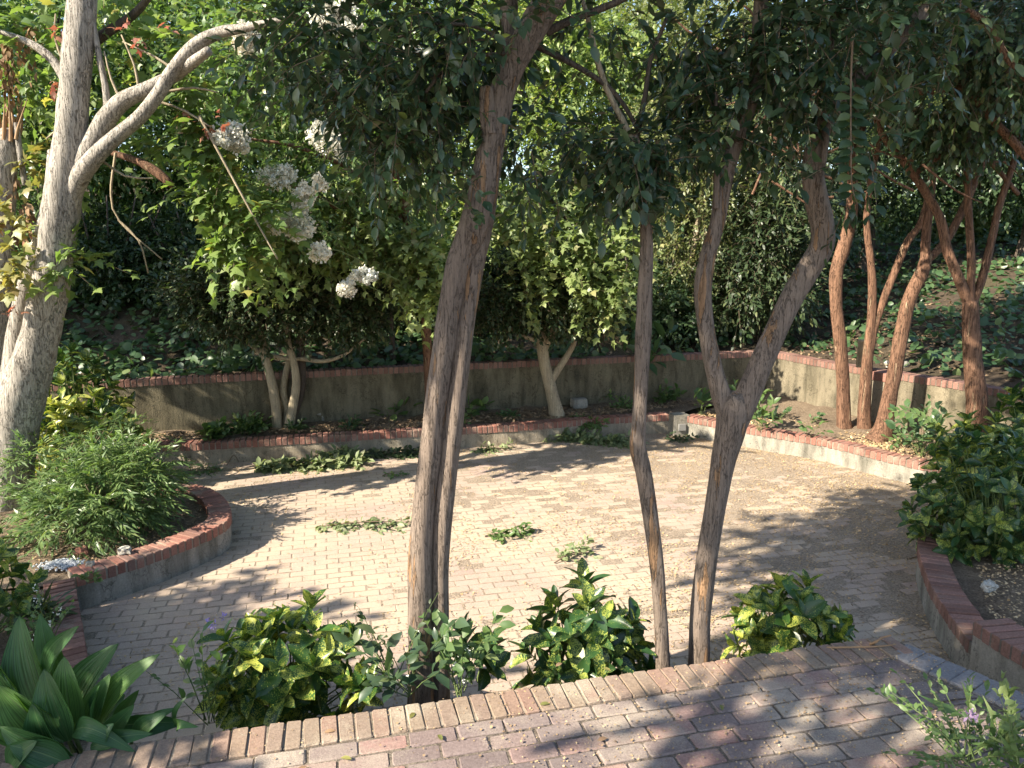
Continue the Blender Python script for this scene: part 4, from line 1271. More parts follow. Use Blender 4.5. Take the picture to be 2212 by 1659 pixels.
lb = dlobes([(1170, 640, 150, 75, 11.5, .7), (1260, 650, 90, 70, 11.4, .6), (1080, 640, 90, 80, 11.5, .6), (1180, 580, 130, 50, 11.6, .6)])
crown('crown', ev2, M['camellia'], lb, 2300, 'oval4', 0.072, 9, 0.27, 0.15, 0.3, True, 0.0, 0.7)

# ---- maple saplings with bright leaves
sap = empty('maple_sapling', base_on(-2.2, 12.0, 1.1), 'young maple with drooping bright lobed leaves over the retaining wall', 'tree')
tube('trunk', dpath([(850, 780, 14, 12), (840, 650, 12, 11.8), (800, 520, 10, 11.2), (720, 420, 8, 10.4)], 11), M['dark_bark'], sap, sides=8)
spray_set([(560, 560, 40), (640, 540, 45), (720, 540, 50), (800, 530, 55), (870, 560, 60), (910, 600, 50), (850, 500, 60), (930, 540, 45), (760, 480, 60), (560, 440, 40), (930, 625, 25), (880, 620, 35), (500, 430, 40), (800, 420, 60)], 9.9, 30, 0.4, 7, 0.105, 'maple', M['bright'], sap, 'crown')
sap2 = empty('maple_sapling', base_on(1.3, 12.6, 1.2), 'young maple with pale sunlit leaves above the forked evergreen', 'tree')
tube('trunk', dpath([(1300, 760, 14, 12.6), (1290, 620, 12, 12.4), (1240, 500, 10, 11.8), (1180, 420, 8, 11)], 12), M['dark_bark'], sap2, sides=8)
spray_set([(1150, 470, 60), (1220, 500, 60), (1280, 540, 55), (1150, 560, 50), (1200, 430, 70), (1300, 480, 55), (1320, 600, 40), (1160, 610, 40), (1270, 620, 35), (1240, 580, 40), (1350, 540, 40), (1100, 500, 50), (1080, 420, 60), (1310, 650, 20)], 10.9, 30, 0.4, 7, 0.105, 'maple', M['bright'], sap2, 'crown')

# ---- dark upright evergreen shrub on the bank behind the V tree
ds = empty('evergreen_shrub', base_on(4.7, 14.2, hill_z(4.7, 14.2)), 'tall dark evergreen shrub with narrow leaves behind the wall corner', 'shrub')
for rows in ([(1640, 770, 14), (1636, 650, 12), (1630, 480, 10), (1600, 320, 7)], [(1650, 770, 13), (1652, 640, 11), (1662, 480, 9), (1690, 330, 6)], [(1632, 770, 10), (1610, 680, 8), (1580, 560, 6)], [(1645, 770, 11), (1670, 660, 9), (1700, 560, 7)]):
    tube('stem', dpath(rows, 14.1), M['dark_bark'], ds, sides=8)
lb = dlobes([(1630, 540, 110, 140, 14.2, 1.1), (1690, 420, 90, 110, 14.2, 1), (1580, 620, 80, 70, 14.0, .8), (1680, 620, 70, 70, 14.0, .8)])
crown('crown', ds, M['camellia'], lb, 1700, 'oval4', 0.12, 8, 0.4, 0.3, 0.35, True, 0.1, 0.7, width=0.7)
yl = empty('olive_tree', base_on(3.4, 14.6, hill_z(3.4, 14.6)), 'sunlit yellow-green tree with fine leaves above the dark shrub', 'tree')
tube('trunk', dpath([(1480, 760, 16, 14.6), (1490, 600, 14, 14.6), (1520, 420, 12, 14.5), (1560, 250, 9, 14.4)], 14.5), M['pale_bark'], yl, sides=8)
for rows in ([(1500, 520, 9), (1580, 470, 7), (1660, 400, 4)], [(1520, 420, 8), (1460, 330, 6), (1420, 260, 4)], [(1540, 340, 7), (1620, 300, 5), (1700, 290, 3)], [(1500, 600, 7), (1560, 580, 5), (1620, 570, 3)]):
    tube('limb', dpath(rows, 14.3), M['pale_bark'], yl, sides=7, ridge=0)
lb = dlobes([(1490, 460, 100, 150, 14.3, 1), (1560, 300, 130, 110, 14.3, 1), (1440, 300, 110, 120, 14.6, 1), (1500, 620, 70, 70, 14.4, .7), (1660, 240, 110, 90, 14.3, .9)])
crown('crown', yl, M['bg3'], lb, 2100, 'rhomb', 0.075, 10, 0.4, 0.3, 0.3, True, 0.1, 0.7)

# ---- trees on the hillside
def bg_tree(label, x, Y, lobes, n, mat, leaf='rhomb', size=0.12, name='hill_tree'):
    c = Q(x, 700, Y)
    z = float(hill_z(c[0], Y)) - 0.1
    t = empty(name, base_on(c[0], Y, z), label, 'tree', 'trees on the hillside')
    L = dlobes(lobes)
    tops = sorted(L, key=lambda a: a[2])
    mid = tops[len(tops) // 2]
    h = mid[2] - z
    tube('trunk', [(c[0], Y, z, 0.17), (c[0] + 0.1, Y, z + h * 0.4, 0.14), ((c[0] + mid[0]) / 2, Y, z + h * 0.7, 0.11), (mid[0], mid[1], mid[2], 0.07)], M['dark_bark'], t, sides=10, step=0.2)
    pa = []
    for a in L:
        pa.append([(c[0] + 0.1, Y, z + h * 0.45, 0.07), ((c[0] + a[0]) / 2, (Y + a[1]) / 2, (z + h * .4 + a[2]) / 2 + .3, 0.05), (a[0], a[1], a[2], 0.02)])
    tubes_joined('limbs', pa, M['dark_bark'], t, sides=7, step=0.25, ridge=0, rough=0)
    crown('crown', t, mat, L, n, leaf, size, 9, 0.62, 0.3, 0.35, False, 0.1, 0.8)
    return t


bg_tree('leafy hillside tree behind the pale grey maple', 120, 15.5, [(60, 180, 190, 150, 15.5, 1.6), (250, 250, 180, 120, 15.2, 1.5), (130, 20, 220, 130, 15.8, 1.6), (330, 100, 150, 130, 15.6, 1.5), (40, 380, 150, 110, 15, 1.4)], 3600, M['bg1'])
bg_tree('deep green tree on the slope beyond the flowering crape myrtle', 420, 17, [(400, 300, 200, 130, 16.5, 1.6), (520, 160, 190, 150, 17, 1.7), (450, 10, 220, 120, 17.2, 1.7), (330, 430, 130, 80, 16, 1.2), (560, 420, 140, 110, 16.4, 1.3)], 3800, M['bg1'])
bg_tree('broad yellow-green tree on the slope behind the double-stemmed trunk', 800, 17.5, [(780, 250, 210, 160, 17, 1.7), (900, 80, 220, 150, 17.5, 1.7), (680, 60, 180, 150, 17.5, 1.6), (880, 420, 190, 110, 16.6, 1.5), (740, 470, 130, 90, 16.4, 1.2)], 4200, M['bg2'])
bg_tree('sunlit tree on the slope between the two fused stems and the slim trunk', 1180, 17, [(1150, 340, 180, 130, 16.6, 1.6), (1250, 180, 170, 140, 17, 1.6), (1130, 80, 170, 120, 17.2, 1.6), (1300, 420, 140, 100, 16.4, 1.4), (1120, 500, 130, 90, 16.2, 1.2)], 3800, M['bg2'])
bg_tree('olive hillside tree behind the slim trunk', 1480, 18.5, [(1450, 300, 180, 150, 18.2, 1.7), (1560, 120, 180, 130, 18.5, 1.7), (1400, 120, 140, 120, 18.6, 1.6), (1500, 480, 150, 100, 17.8, 1.4)], 3200, M['bg3'])
bg_tree('dark hillside tree behind the cinnamon trunks', 1850, 17.5, [(1800, 330, 150, 120, 17.4, 1.6), (1930, 250, 170, 120, 17.5, 1.6), (1800, 130, 180, 120, 17.6, 1.6), (1980, 400, 110, 70, 17.4, 1.2), (1760, 470, 90, 80, 17, 1.1)], 2800, M['bg4'])
bg_tree('dark leaning tree past the end of the retaining wall', 2190, 16.5, [(2120, 250, 150, 130, 16.5, 1.6), (2220, 330, 120, 90, 16.2, 1.4), (2150, 90, 170, 120, 16.6, 1.6)], 2200, M['bg4'])
bg_tree('bright sunlit tree far up the bank', 1960, 24, [(1950, 540, 80, 60, 22, 1.6), (2040, 510, 90, 70, 22.5, 1.6), (1900, 480, 80, 70, 22.5, 1.6)], 1700, M['bright'], size=0.16)
bg_tree('pale sunlit tree far up the bank past the thick trunk', 2200, 25, [(2180, 470, 110, 90, 20, 1.6), (2230, 560, 110, 60, 19.5, 1.6), (2100, 430, 90, 70, 20.5, 1.6), (2120, 540, 80, 50, 20, 1.2)], 2600, M['bright'], size=0.16)
bg_tree('tall distant tree crowning the hill', 700, 27, [(300, 60, 380, 150, 27, 2.5), (900, 0, 400, 160, 28, 2.5), (700, 250, 400, 160, 26.5, 2.5), (1150, 120, 300, 160, 27, 2.5)], 5600, M['bg2'], size=0.19)
bg_tree('dusky distant tree crowning the hill by the olive tree', 1600, 28, [(1450, 60, 330, 150, 28, 2.5), (1900, 120, 330, 130, 28, 2.5), (1650, 330, 360, 150, 27, 2.5)], 4200, M['bg3'], size=0.19)

# ---- unseen trees added outside the view to shade patio, plaza and bank
def unseen_shade_tree(label, x, y, lobes, n, size=0.16):
    t = empty('unseen_shade_tree', base_on(x, y, 0), label, 'tree', 'unseen trees added for shade')
    m = lobes[0]
    tube('trunk', [(x, y, -0.1, 0.26), (x + .1, y, m[2] * .35, 0.21), ((x + m[0]) / 2, (y + m[1]) / 2, m[2] * .7, 0.16), (m[0], m[1], m[2], 0.08)], M['maple_bark'], t, sides=16, step=0.15)
    pa = [[((x + m[0]) / 2, (y + m[1]) / 2, m[2] * .6, 0.1), ((x + a[0]) / 2, (y + a[1]) / 2, (m[2] * .6 + a[2]) / 2 + .4, .07), (a[0], a[1], a[2], .03)] for a in lobes]
    tubes_joined('limbs', pa, M['maple_bark'], t, sides=7, step=0.3, ridge=0, rough=0)
    crown('crown', t, M['bg1'], lobes, n, 'rhomb', size, 9, 0.6, 0.3, 0.3, False, 0.1, 0.8)
    return t


unseen_shade_tree('unseen low-branched tree added to shade the ginger and plaza', -7.0, 1.6, [(-7.1, 2.0, 3.4, .9, .9, .8, 1), (-5.6, 1.2, 3.4, .7, .8, .7, .8), (-8.3, 1.6, 4.6, 1.0, .9, .9, 1)], 800)
unseen_shade_tree('unseen tall tree added to shade the patio and myrtle crowns', -5.2, -1.6, [(-3.5, -1.0, 6.4, 1.4, 1.0, .9, .9), (-3.6, 1.9, 7.0, 1.7, 1.2, 1.0, .8), (-2.0, 1.2, 6.4, 1.6, 1.2, 1.0, .8), (-4.4, 0.6, 7.8, 1.6, 1.3, 1.0, .8)], 1050)
unseen_shade_tree('unseen tall tree added to shade the bank and stained wall', -9.8, 10.2, [(-9.6, 10.6, 5.2, 1.4, 1.4, 1.1, 1), (-9.0, 12.2, 6.6, 1.5, 1.5, 1.2, 1), (-10.6, 9.4, 6.4, 1.4, 1.2, 1.1, 1), (-7.4, 8.2, 4.4, .9, .8, .6, .35)], 1500)

# understory shrubs on the bank
for lb_, x, y, Y, rows, n_ in (
    ('dark leafy thicket on the bank beside the pale grey maple', 250, 700, 13.2, [(230, 600, 110, 80, 13.2, .9), (330, 560, 100, 70, 13.6, .9), (180, 500, 90, 60, 14, .8)], 1500),
    ('dark thicket on the bank behind the small dark evergreen', 460, 720, 13.0, [(430, 600, 120, 90, 13.2, .9), (560, 620, 110, 80, 13.2, .8), (400, 500, 110, 60, 13.8, .8)], 1500),
    ('deep green thicket on the bank behind the fused stems', 900, 740, 13.4, [(820, 660, 120, 70, 13.4, .8), (960, 660, 120, 70, 13.6, .8), (900, 570, 110, 60, 14, .8)], 1300),
    ('low thicket on the bank behind the slim trunk', 1400, 720, 14.2, [(1380, 640, 100, 60, 14.2, .8), (1450, 680, 70, 50, 13.9, .7)], 700)):
    c = Q(x, y, Y)
    z = float(hill_z(c[0], Y)) - .05
    t = empty('thicket', base_on(c[0], Y, z), lb_, 'shrub', 'thickets on the bank')
    tubes_joined('stems', [[(c[0] + q * .12, Y, z, .03), (c[0] + q * .3, Y, z + .8, .022), (c[0] + q * .5, Y + .1, z + 1.7, .012)] for q in (-2, -1, 0, 1, 2)], M['dark_bark'], t, sides=6, step=.2, ridge=0, rough=0)
    crown('crown', t, M['bg4'], dlobes(rows), n_, 'oval4', .10, 8, .4, .3, .3, False, .1, .7)

# ================================================================== SHRUBS AND PLANTS
def laurel_leaf(name, mat, L, W, bend, twist, seed):
    """toothed pointed leaf, folded along the midrib, about 40 triangles"""
    r = random.Random(seed)
    ts = [0, .1, .28, .48, .66, .8, .92, 1.0]
    ws = [.06, .42, .85, 1.0, .86, .66, .3, 0.0]
    v, f = [], []
    for t, w in zip(ts, ws):
        y = t * L
        z = -bend * L * t * t
        hw = w * W * 0.5
        tooth = 1.0 if t < .5 else r.uniform(.86, 1.12)
        fold = 0.28 * hw
        for s_, k in ((-1, 1.0), (-.5, .5), (0, 0), (.5, .5), (1, 1.0)):
            v.append((s_ * hw * (tooth if abs(s_) == 1 else 1), y, z + fold * k * abs(s_) * 1.4 + twist * s_ * t * W * .4 + r.uniform(-.001, .001)))
    n = len(ts)
    for a in range(n - 1):
        for b_ in range(4):
            q = (a * 5 + b_, a * 5 + b_ + 1, a * 5 + 6 + b_, a * 5 + 5 + b_)
            f.append(q)
    me = bpy.data.meshes.new(name)
    me.from_pydata(v, [], f)
    me.update()
    me.polygons.foreach_set('use_smooth', np.ones(len(f), dtype=bool))
    me.materials.append(mat)
    return me


LM = {}
for key in ('aucuba', 'aucuba_dark', 'aucuba_yellow'):
    LM[key] = [laurel_leaf('leaf_' + key, M[key], 0.15, w, b_, t, q) for q, (w, b_, t) in enumerate([(.082, .12, .1), (.072, .28, -.15), (.088, .18, .2), (.076, .4, 0), (.066, .08, -.1)])]


def put_leaf(me, parent, p, d, nrm, s, name='leaf'):
    d = unit(d)
    side = unit(np.cross(d, nrm))
    nn = np.cross(side, d)
    o = bpy.data.objects.new(name, me)
    link(o, parent)
    off = origin(parent)
    m = Matrix(((side[0], d[0], nn[0], 0), (side[1], d[1], nn[1], 0), (side[2], d[2], nn[2], 0), (0, 0, 0, 1)))
    o.matrix_basis = Matrix.Translation(Vector(p) - off) @ m @ Matrix.Scale(float(s), 4)
    return o


def mesh_tris(me):
    me.calc_loop_triangles()
    return np.array([vv.co for vv in me.vertices]), np.array([t.vertices for t in me.loop_triangles])


def laurel(label, c, rad, n_shoot, key, max_parts=285, size=1.0, low=-0.6, face=None, seed=0, height=None):
    """spotted laurel: whorls of leaves on a dome of shoots; c base point, rad radii"""
    rr = np.random.default_rng(seed + 5)
    root = empty('spotted_laurel', tuple(map(float, c)), label, 'shrub', None)
    cc = np.array(c, float) + np.array((0, 0, rad[2] * 0.38))
    shoots, used = [], 0
    tries = 0
    while len(shoots) < n_shoot and tries < n_shoot * 60:
        tries += 1
        u = unit(rr.normal(0, 1, 3))
        if u[2] < low:
            continue
        k = 1 + 0.28 * mnoise.noise(Vector((u[0] * 2 + seed, u[1] * 2, u[2] * 2)))
        dep = rr.uniform(0.72, 1.0) if rr.random() < .8 else rr.uniform(.4, .7)
        p = cc + u * np.array(rad) * k * dep * np.array((1, 1, 0.62 if u[2] > 0 else 0.6))
        if any(np.linalg.norm(p - q[0]) < 0.085 * size for q in shoots):
            continue
        shoots.append((p, unit(u + np.array((0, 0, 0.75)) + rr.normal(0, .2, 3))))
    # shoots that show most come first
    shoots.sort(key=lambda q: (q[0][1] - cc[1]) - 0.6 * (q[0][2] - cc[2]))
    meshes = LM[key]
    VV, TT, kk = [], [], 0
    paths = []
    for p, ax in shoots:
        base = np.array(c) + (p - np.array(c)) * np.array((.25, .25, 0)) + np.array((0, 0, 0.02))
        midp = base * .4 + p * .6 - ax * 0.03
        paths.append([(*base, .006), (*midp, .005), (*(p), .0035)])
        nl = rr.integers(6, 9)
        ph = rr.uniform(0, 6.28)
        a1 = unit(np.cross(ax, np.array((.31, .7, .2))))
        a2 = np.cross(ax, a1)
        for q in range(nl):
            an = ph + q * 2.4
            radial = a1 * math.cos(an) + a2 * math.sin(an)
            tilt = 0.5 + 0.75 * (q / nl) + rr.normal(0, .12)
            d = ax * math.cos(tilt) + radial * math.sin(tilt)
            if q > nl - 3:
                d = d + np.array((0, 0, -.35))
            nr = ax * math.sin(tilt) - radial * math.cos(tilt) + rr.normal(0, .18, 3)
            pos = p - ax * (0.012 + 0.055 * (q / nl)) * 1.2
            s = size * rr.uniform(.62, 1.08) * (0.75 if q < 2 else 1)
            me = meshes[int(rr.integers(0, len(meshes)))]
            if used < max_parts:
                put_leaf(me, root, pos, d, nr, s)
                used += 1
            else:
                tv, tf = mesh_tris(me)
                d = unit(d)
                side = unit(np.cross(d, nr))
                nn = np.cross(side, d)
                VV.append(pos + s * (tv[:, :1] * side + tv[:, 1:2] * d + tv[:, 2:] * nn))
                TT.append(tf + kk)
                kk += len(tv)
    if VV:
        tag(obj_np('foliage', np.vstack(VV), np.vstack(TT), M[key], root, smooth=True), kind='stuff')
    tubes_joined('stems', paths, M['green_stem'], root, sides=5, step=0.08, ridge=0, rough=0)
    return root


def base_at(x, y, z, Y=None):
    return P(x, y, z) if Y is None else Q(x, y, Y)


laurel('broad spotted laurel with purple sage beside it at the patio edge', (-1.30, 4.05, 0.16), (0.46, 0.34, 0.72), 56, 'aucuba', 290, 1.25, seed=1)
laurel('tiered spotted laurel between the slim trunk and the fused stems', (0.46, 4.30, 0.12), (0.40, 0.28, 0.76), 44, 'aucuba_dark', 280, 1.3, seed=2)
laurel('round spotted laurel just past the foot of the V-shaped tree', (1.88, 4.72, 0.05), (0.38, 0.30, 0.66), 46, 'aucuba', 285, 1.2, seed=3)
laurel('small dark spotted laurel sprig at the foot of the fused stems', (-0.22, 4.0, 0.40), (0.14, 0.10, 0.34), 6, 'aucuba_dark', 60, 1.15, seed=4, low=0.1)
laurel('tiny yellow-flecked laurel shoot poking up behind the patio edge bricks', (-0.78, 3.72, 0.55), (0.16, 0.06, 0.10), 5, 'aucuba', 50, .9, seed=14, low=0.1)
laurel('big dark spotted laurel mound overhanging the worn coping', (4.32, 6.4, 0.22), (0.80, 0.62, 1.05), 150, 'aucuba_dark', 290, 1.1, seed=5, low=-.8)
laurel('bright yellow-speckled laurel below the thick cinnamon trunk', (4.95, 7.7, 0.22), (0.60, 0.5, 0.95), 66, 'aucuba', 200, 1.25, seed=6)
laurel('dark laurel filling the gap by the thick cinnamon trunk', (5.9, 8.1, 0.3), (0.85, 0.6, 1.1), 80, 'aucuba_dark', 120, 1.3, seed=7)
laurel('golden sunlit spotted laurel in front of the tall retaining wall', (-5.0, 8.75, 0.2), (0.66, 0.5, 1.0), 76, 'aucuba_yellow', 250, 1.25, seed=8)
laurel('shaded spotted laurel at the foot of the pale grey maple', (-5.35, 9.1, 0.6), (0.6, 0.5, 1.05), 46, 'aucuba_dark', 120, 1.3, seed=9)
laurel('spotted laurel behind the big-leaved ginger', (-3.62, 4.75, 0.25), (0.42, 0.4, 0.85), 44, 'aucuba', 180, 1.0, seed=10)


# ---- fine-leaved shrub (arching fronds of narrow leaflets)
def frond_shrub(label, c, lobes, n, mat, L=0.42, m=22, size=0.085, name='fine_leaved_shrub'):
    root = empty(name, tuple(map(float, c)), label, 'shrub')
    p, u = lobe_points(lobes, n, 0.55)
    keep = p[:, 2] > c[2] + 0.1
    p, u = p[keep], u[keep]
    d = u * 0.8 + rng.normal(0, .3, u.shape) + np.array((0, 0, .35))
    LL = L * rng.uniform(.7, 1.2, len(p))
    a = sprays(p, d, LL, m, 0.55, spread=1.0, size=size, up=.7, jitter=0.14, flat=True)
    obj_np('foliage', *leaves_geo('narrow', *a, width=1.1), mat, root)
    obj_np('twigs', *twig_geo(p, d, LL, 0.55, 0.002), M['green_stem'], root)
    st = [[(c[0] + rnd.uniform(-.2, .2), c[1] + rnd.uniform(-.15, .15), c[2], .012), tuple(0.5 * (np.array(c) + q)) + (.009,), (*q, .004)] for q in p[:40]]
    tubes_joined('stems', st, M['twig'], root, sides=5, step=0.15, ridge=0, rough=0)
    return root


def lob(x, y, rx, rz, Y, d):
    return dlobes([(x, y, rx, rz, Y, d)])[0]


frond_shrub('feathery bright green shrub inside the curved planter', (-3.85, 6.85, 0.25), [lob(225, 1065, 115, 80, 6.9, .45), lob(190, 1120, 95, 60, 6.6, .42), lob(270, 1010, 70, 45, 7.1, .35)], 560, M['fern'], .36)
frond_shrub('darker feathery shrub tucked against the maple trunk', (-4.7, 7.2, 0.25), [lob(120, 1010, 90, 75, 7.4, .4), lob(90, 1120, 70, 60, 6.7, .4), lob(240, 950, 60, 35, 7.6, .3)], 240, M['fern'])

# ---- big pleated ginger leaves in the near bed
gin = empty('ginger_plant', tuple(map(float, (-2.1, 3.25, 0.45))), 'large pleated ginger clump beside the patio edge bricks', 'plant')


def ginger_leaf(b, t, w, bulge=0.1, roll=0.0, face=(0, -1, 0.4), Yb=3.3, Yt=3.3, drop=0.0):
    """photo base and tip points; w blade width in photo units"""
    A = Q(b[0], b[1], Yb)
    B_ = Q(t[0], t[1], Yt)
    d = B_ - A
    L = np.linalg.norm(d)
    d = d / L
    fn = np.array(face, float)
    side = unit(np.cross(d, fn))
    nn = np.cross(side, d)
    cr, sr = math.cos(roll), math.sin(roll)
    side, nn = side * cr + nn * sr, nn * cr - side * sr
    W = w * Yb / F
    nu, nv_ = 29, 20
    vs, uv = [], []
    for j_ in range(nv_):
        t_ = j_ / (nv_ - 1)
        prof = math.sin(math.pi * min(1, t_ * 0.96 + 0.03) ** 0.8) ** 0.75 if t_ < 0.999 else 0.0
        prof = max(prof, 0.03 * (1 - t_))
        for i_ in range(nu):
            u_ = i_ / (nu - 1) * 2 - 1
            pleat = 0.055 * W * abs(math.sin(u_ * 11 * math.pi / 2)) * prof
            cup = 0.22 * W * (u_ ** 2) * prof
            bowz = bulge * L * math.sin(math.pi * t_) - drop * L * t_ ** 2
            wav = 0.03 * W * math.sin(t_ * 9 + u_ * 3) * abs(u_)
            # pleats run out towards the edge
            yy = t_ * L + 0.12 * L * abs(u_) * prof * (0.4 - t_) * 0.8
            p = A + d * yy + side * (u_ * W * 0.5 * prof) + nn * (cup + pleat + wav) + np.array((0, 0, 1)) * bowz * .5 + nn * bowz * .5
            vs.append(p)
            uv.append((i_ / (nu - 1), t_))
    vs = np.array(vs)
    i2 = np.arange(nv_ - 1)[:, None] * nu
    j2 = np.arange(nu - 1)[None]
    f2 = np.stack((i2 + j2, i2 + j2 + 1, i2 + nu + j2 + 1, i2 + nu + j2), -1).reshape(-1, 4)
    o = obj_np('leaf', vs, f2, M['ginger'], gin, smooth=True)
    lay = o.data.uv_layers.new(name='UVMap')
    li = np.empty(len(o.data.loops), dtype=np.int32)
    o.data.loops.foreach_get('vertex_index', li)
    lay.data.foreach_set('uv', np.array(uv, dtype=np.float32)[li].ravel())
    return o


ginger_leaf((105, 1560), (42, 1330), 110, .08, .2, Yb=3.35, Yt=3.5)
ginger_leaf((130, 1560), (86, 1325), 70, .05, -.5, Yb=3.45, Yt=3.55)
ginger_leaf((110, 1620), (-30, 1430), 140, .1, .25, Yb=3.2, Yt=3.1)
ginger_leaf((130, 1600), (-5, 1480), 120, .1, .1, Yb=3.15, Yt=3.05)
ginger_leaf((150, 1600), (95, 1445), 92, .05, .1, Yb=3.05, Yt=3.1)
ginger_leaf((160, 1590), (138, 1418), 84, .06, -.15, Yb=3.1, Yt=3.15)
ginger_leaf((95, 1480), (170, 1352), 60, .08, .5, Yb=3.35, Yt=3.3)
ginger_leaf((150, 1560), (255, 1390), 88, .08, .35, Yb=3.25, Yt=3.3)
ginger_leaf((205, 1580), (345, 1412), 66, .10, .5, Yb=3.2, Yt=3.25)
ginger_leaf((170, 1580), (270, 1500), 90, .05, .2, Yb=3.35, Yt=3.45)
ginger_leaf((160, 1640), (0, 1570), 90, .12, .3, Yb=2.98, Yt=2.95)
ginger_leaf((150, 1650), (20, 1610), 70, .12, -.2, Yb=2.95, Yt=2.9)
ginger_leaf((215, 1600), (290, 1522), 46, .05, -.4, Yb=3.1, Yt=3.12)
ginger_leaf((285, 1595), (360, 1540), 44, .10, .2, Yb=3.12, Yt=3.15)
ginger_leaf((240, 1570), (400, 1560), 56, .12, -.2, Yb=3.2, Yt=3.3)
ginger_leaf((225, 1605), (240, 1560), 40, .2, .3, Yb=3.0, Yt=3.0, drop=.2)
ginger_leaf((160, 1580), (262, 1590), 50, .25, .3, Yb=3.05, Yt=2.95, drop=.5)
ginger_leaf((200, 1560), (215, 1480), 36, .05, .9, Yb=3.12, Yt=3.12)
ginger_leaf((20, 1660), (80, 1600), 60, .1, .2, Yb=2.92, Yt=2.9)
ginger_leaf((60, 1560), (-60, 1360), 110, .08, .2, Yb=3.45, Yt=3.4)
ginger_leaf((70, 1500), (20, 1395), 90, .06, .3, Yb=3.5, Yt=3.6)
ginger_leaf((185, 1600), (238, 1455), 60, .07, .1, Yb=3.15, Yt=3.2)
ginger_leaf((120, 1640), (70, 1520), 80, .06, .2, Yb=3.0, Yt=3.0)
ginger_leaf((195, 1615), (330, 1585), 40, .15, .1, Yb=3.02, Yt=3.06)
ginger_leaf((250, 1590), (300, 1490), 44, .06, .3, Yb=3.3, Yt=3.35)
ginger_leaf((325, 1580), (372, 1520), 26, .2, .3, Yb=3.2, Yt=3.2, drop=.3)
ginger_leaf((378, 1570), (395, 1500), 18, .15, .5, Yb=3.2, Yt=3.2, drop=.2)
ginger_leaf((385, 1575), (412, 1560), 26, .5, .2, Yb=3.2, Yt=3.15, drop=.6)
st = []
for (x, y) in [(105, 1560), (130, 1560), (150, 1600), (160, 1590), (205, 1580), (150, 1560), (285, 1595), (240, 1570)]:
    a = Q(x, y, 3.2)
    st.append([(-2.05 + (x - 150) * .0012, 3.3, 0.2, .012), (*(a * .5 + np.array((-2.05 + (x - 150) * .0012, 3.3, .3)) * .5), .011), (*a, .008)])
tubes_joined('stalks', st, M['green_stem'], gin, sides=7, step=0.06, ridge=0, rough=0)


# ---- small leafy plants
def leafy(name, label, c, cat='plant', n=7, h=0.3, size=0.07, mat='fresh', leaf='oval', spread=0.5, group=None, m=7, droop=0.25):
    c = np.array(c, float)
    root = empty(name, tuple(map(float, c)), label, cat, group)
    d = rng.normal(0, spread, (n, 3))
    d[:, 2] = 1.0
    o = c + rng.normal(0, 0.02, (n, 3)) * np.array((1, 1, 0))
    L = h * rng.uniform(.6, 1.15, n)
    a = sprays(o + unit(d) * (L * .25)[:, None], d, L * .8, m, droop, size=size, up=.8)
    obj_np('leaves', *leaves_geo(leaf, *a), M[mat], root)
    obj_np('stems', *twig_geo(o, d, L, droop * .7, 0.0035), M['green_stem'], root)
    return root


def flowers(root, pts, n, r, size, mat, name='flower'):
    for p in pts:
        p = np.array(p)
        q = p + rng.normal(0, .5, (n, 3)) * np.array((r, r, r * 1.8))
        obj_np(name, *leaves_geo('oval4', q, rng.normal(0, 1, (n, 3)), rng.normal(0, 1, (n, 3)), size * rng.uniform(.7, 1.2, n)), M[mat], root)


sg = leafy('purple_sage', 'purple-flowered sage leaning out of the broad spotted laurel', Q(455, 1560, 3.75), n=9, h=0.62, size=0.062, spread=.28)
flowers(sg, [Q(462, 1352, 3.9), Q(482, 1332, 3.9), Q(450, 1342, 3.9)], 12, .012, .022, 'purple')
lp = leafy('flowering_weed', 'soft green weed with tiny white flowers at the fused stems', Q(990, 1500, 3.7), n=12, h=0.5, size=0.075, spread=.4)
flowers(lp, [Q(985, 1430, 3.65), Q(1000, 1470, 3.62), Q(1012, 1405, 3.65)], 8, .015, .014, 'petal')
leafy('leafy_weed', 'dark drooping weed in front of the fused stems', Q(880, 1500, 3.65), n=10, h=0.5, size=0.095, mat='crape_leaf', spread=.45)
leafy('leafy_weed', 'thin twiggy weed with reddish tips beside the fused stems', Q(850, 1480, 3.8), n=7, h=0.62, size=0.045, mat='camellia', spread=.3)
nd = leafy('rose_bush', 'small-leaved rose bush with one mauve bloom on the patio', Q(2090, 1650, 2.85), n=26, h=0.42, size=0.035, spread=.75, m=11)
flowers(nd, [Q(2098, 1545, 2.7)], 22, .012, .03, 'mauve')
bd = leafy('yellow_green_sprig', 'bright yellow-green leafy sprig beside the rose bush', Q(2195, 1640, 2.75), n=4, h=0.36, size=0.045, mat='bright', spread=.25, m=13)
leafy('grass_tuft', 'pale grass tuft beside the rose bush', Q(2180, 1680, 2.8), n=14, h=0.3, size=0.16, mat='fern', leaf='narrow', spread=.3, m=4)
fl = leafy('flowering_groundcover', 'low plant with small pinkish white flowers behind the ginger', Q(105, 1380, 4.4), n=14, h=0.32, size=0.04, spread=.6)
flowers(fl, [Q(92 + rnd.uniform(-25, 35), 1270 + 26 * q, 4.3) for q in range(7)], 9, .02, .018, 'petal')
leafy('grass_tuft', 'dark strappy grass edging the straight brick-topped wall', P(85, 1345, .3), n=22, h=0.2, size=0.15, mat='camellia', leaf='narrow', spread=.6, m=4)
leafy('broad_leaved_herb', 'upright broad-leaved herb with long stalks by the V tree', P(1515, 895, .3), n=7, h=0.42, size=0.2, mat='fresh', spread=.25, m=2)
leafy('pokeweed', 'tall bright pokeweed behind the fork of the V tree', P(1590, 905, .3), n=9, h=0.75, size=0.16, mat='fresh', spread=.4, m=6)
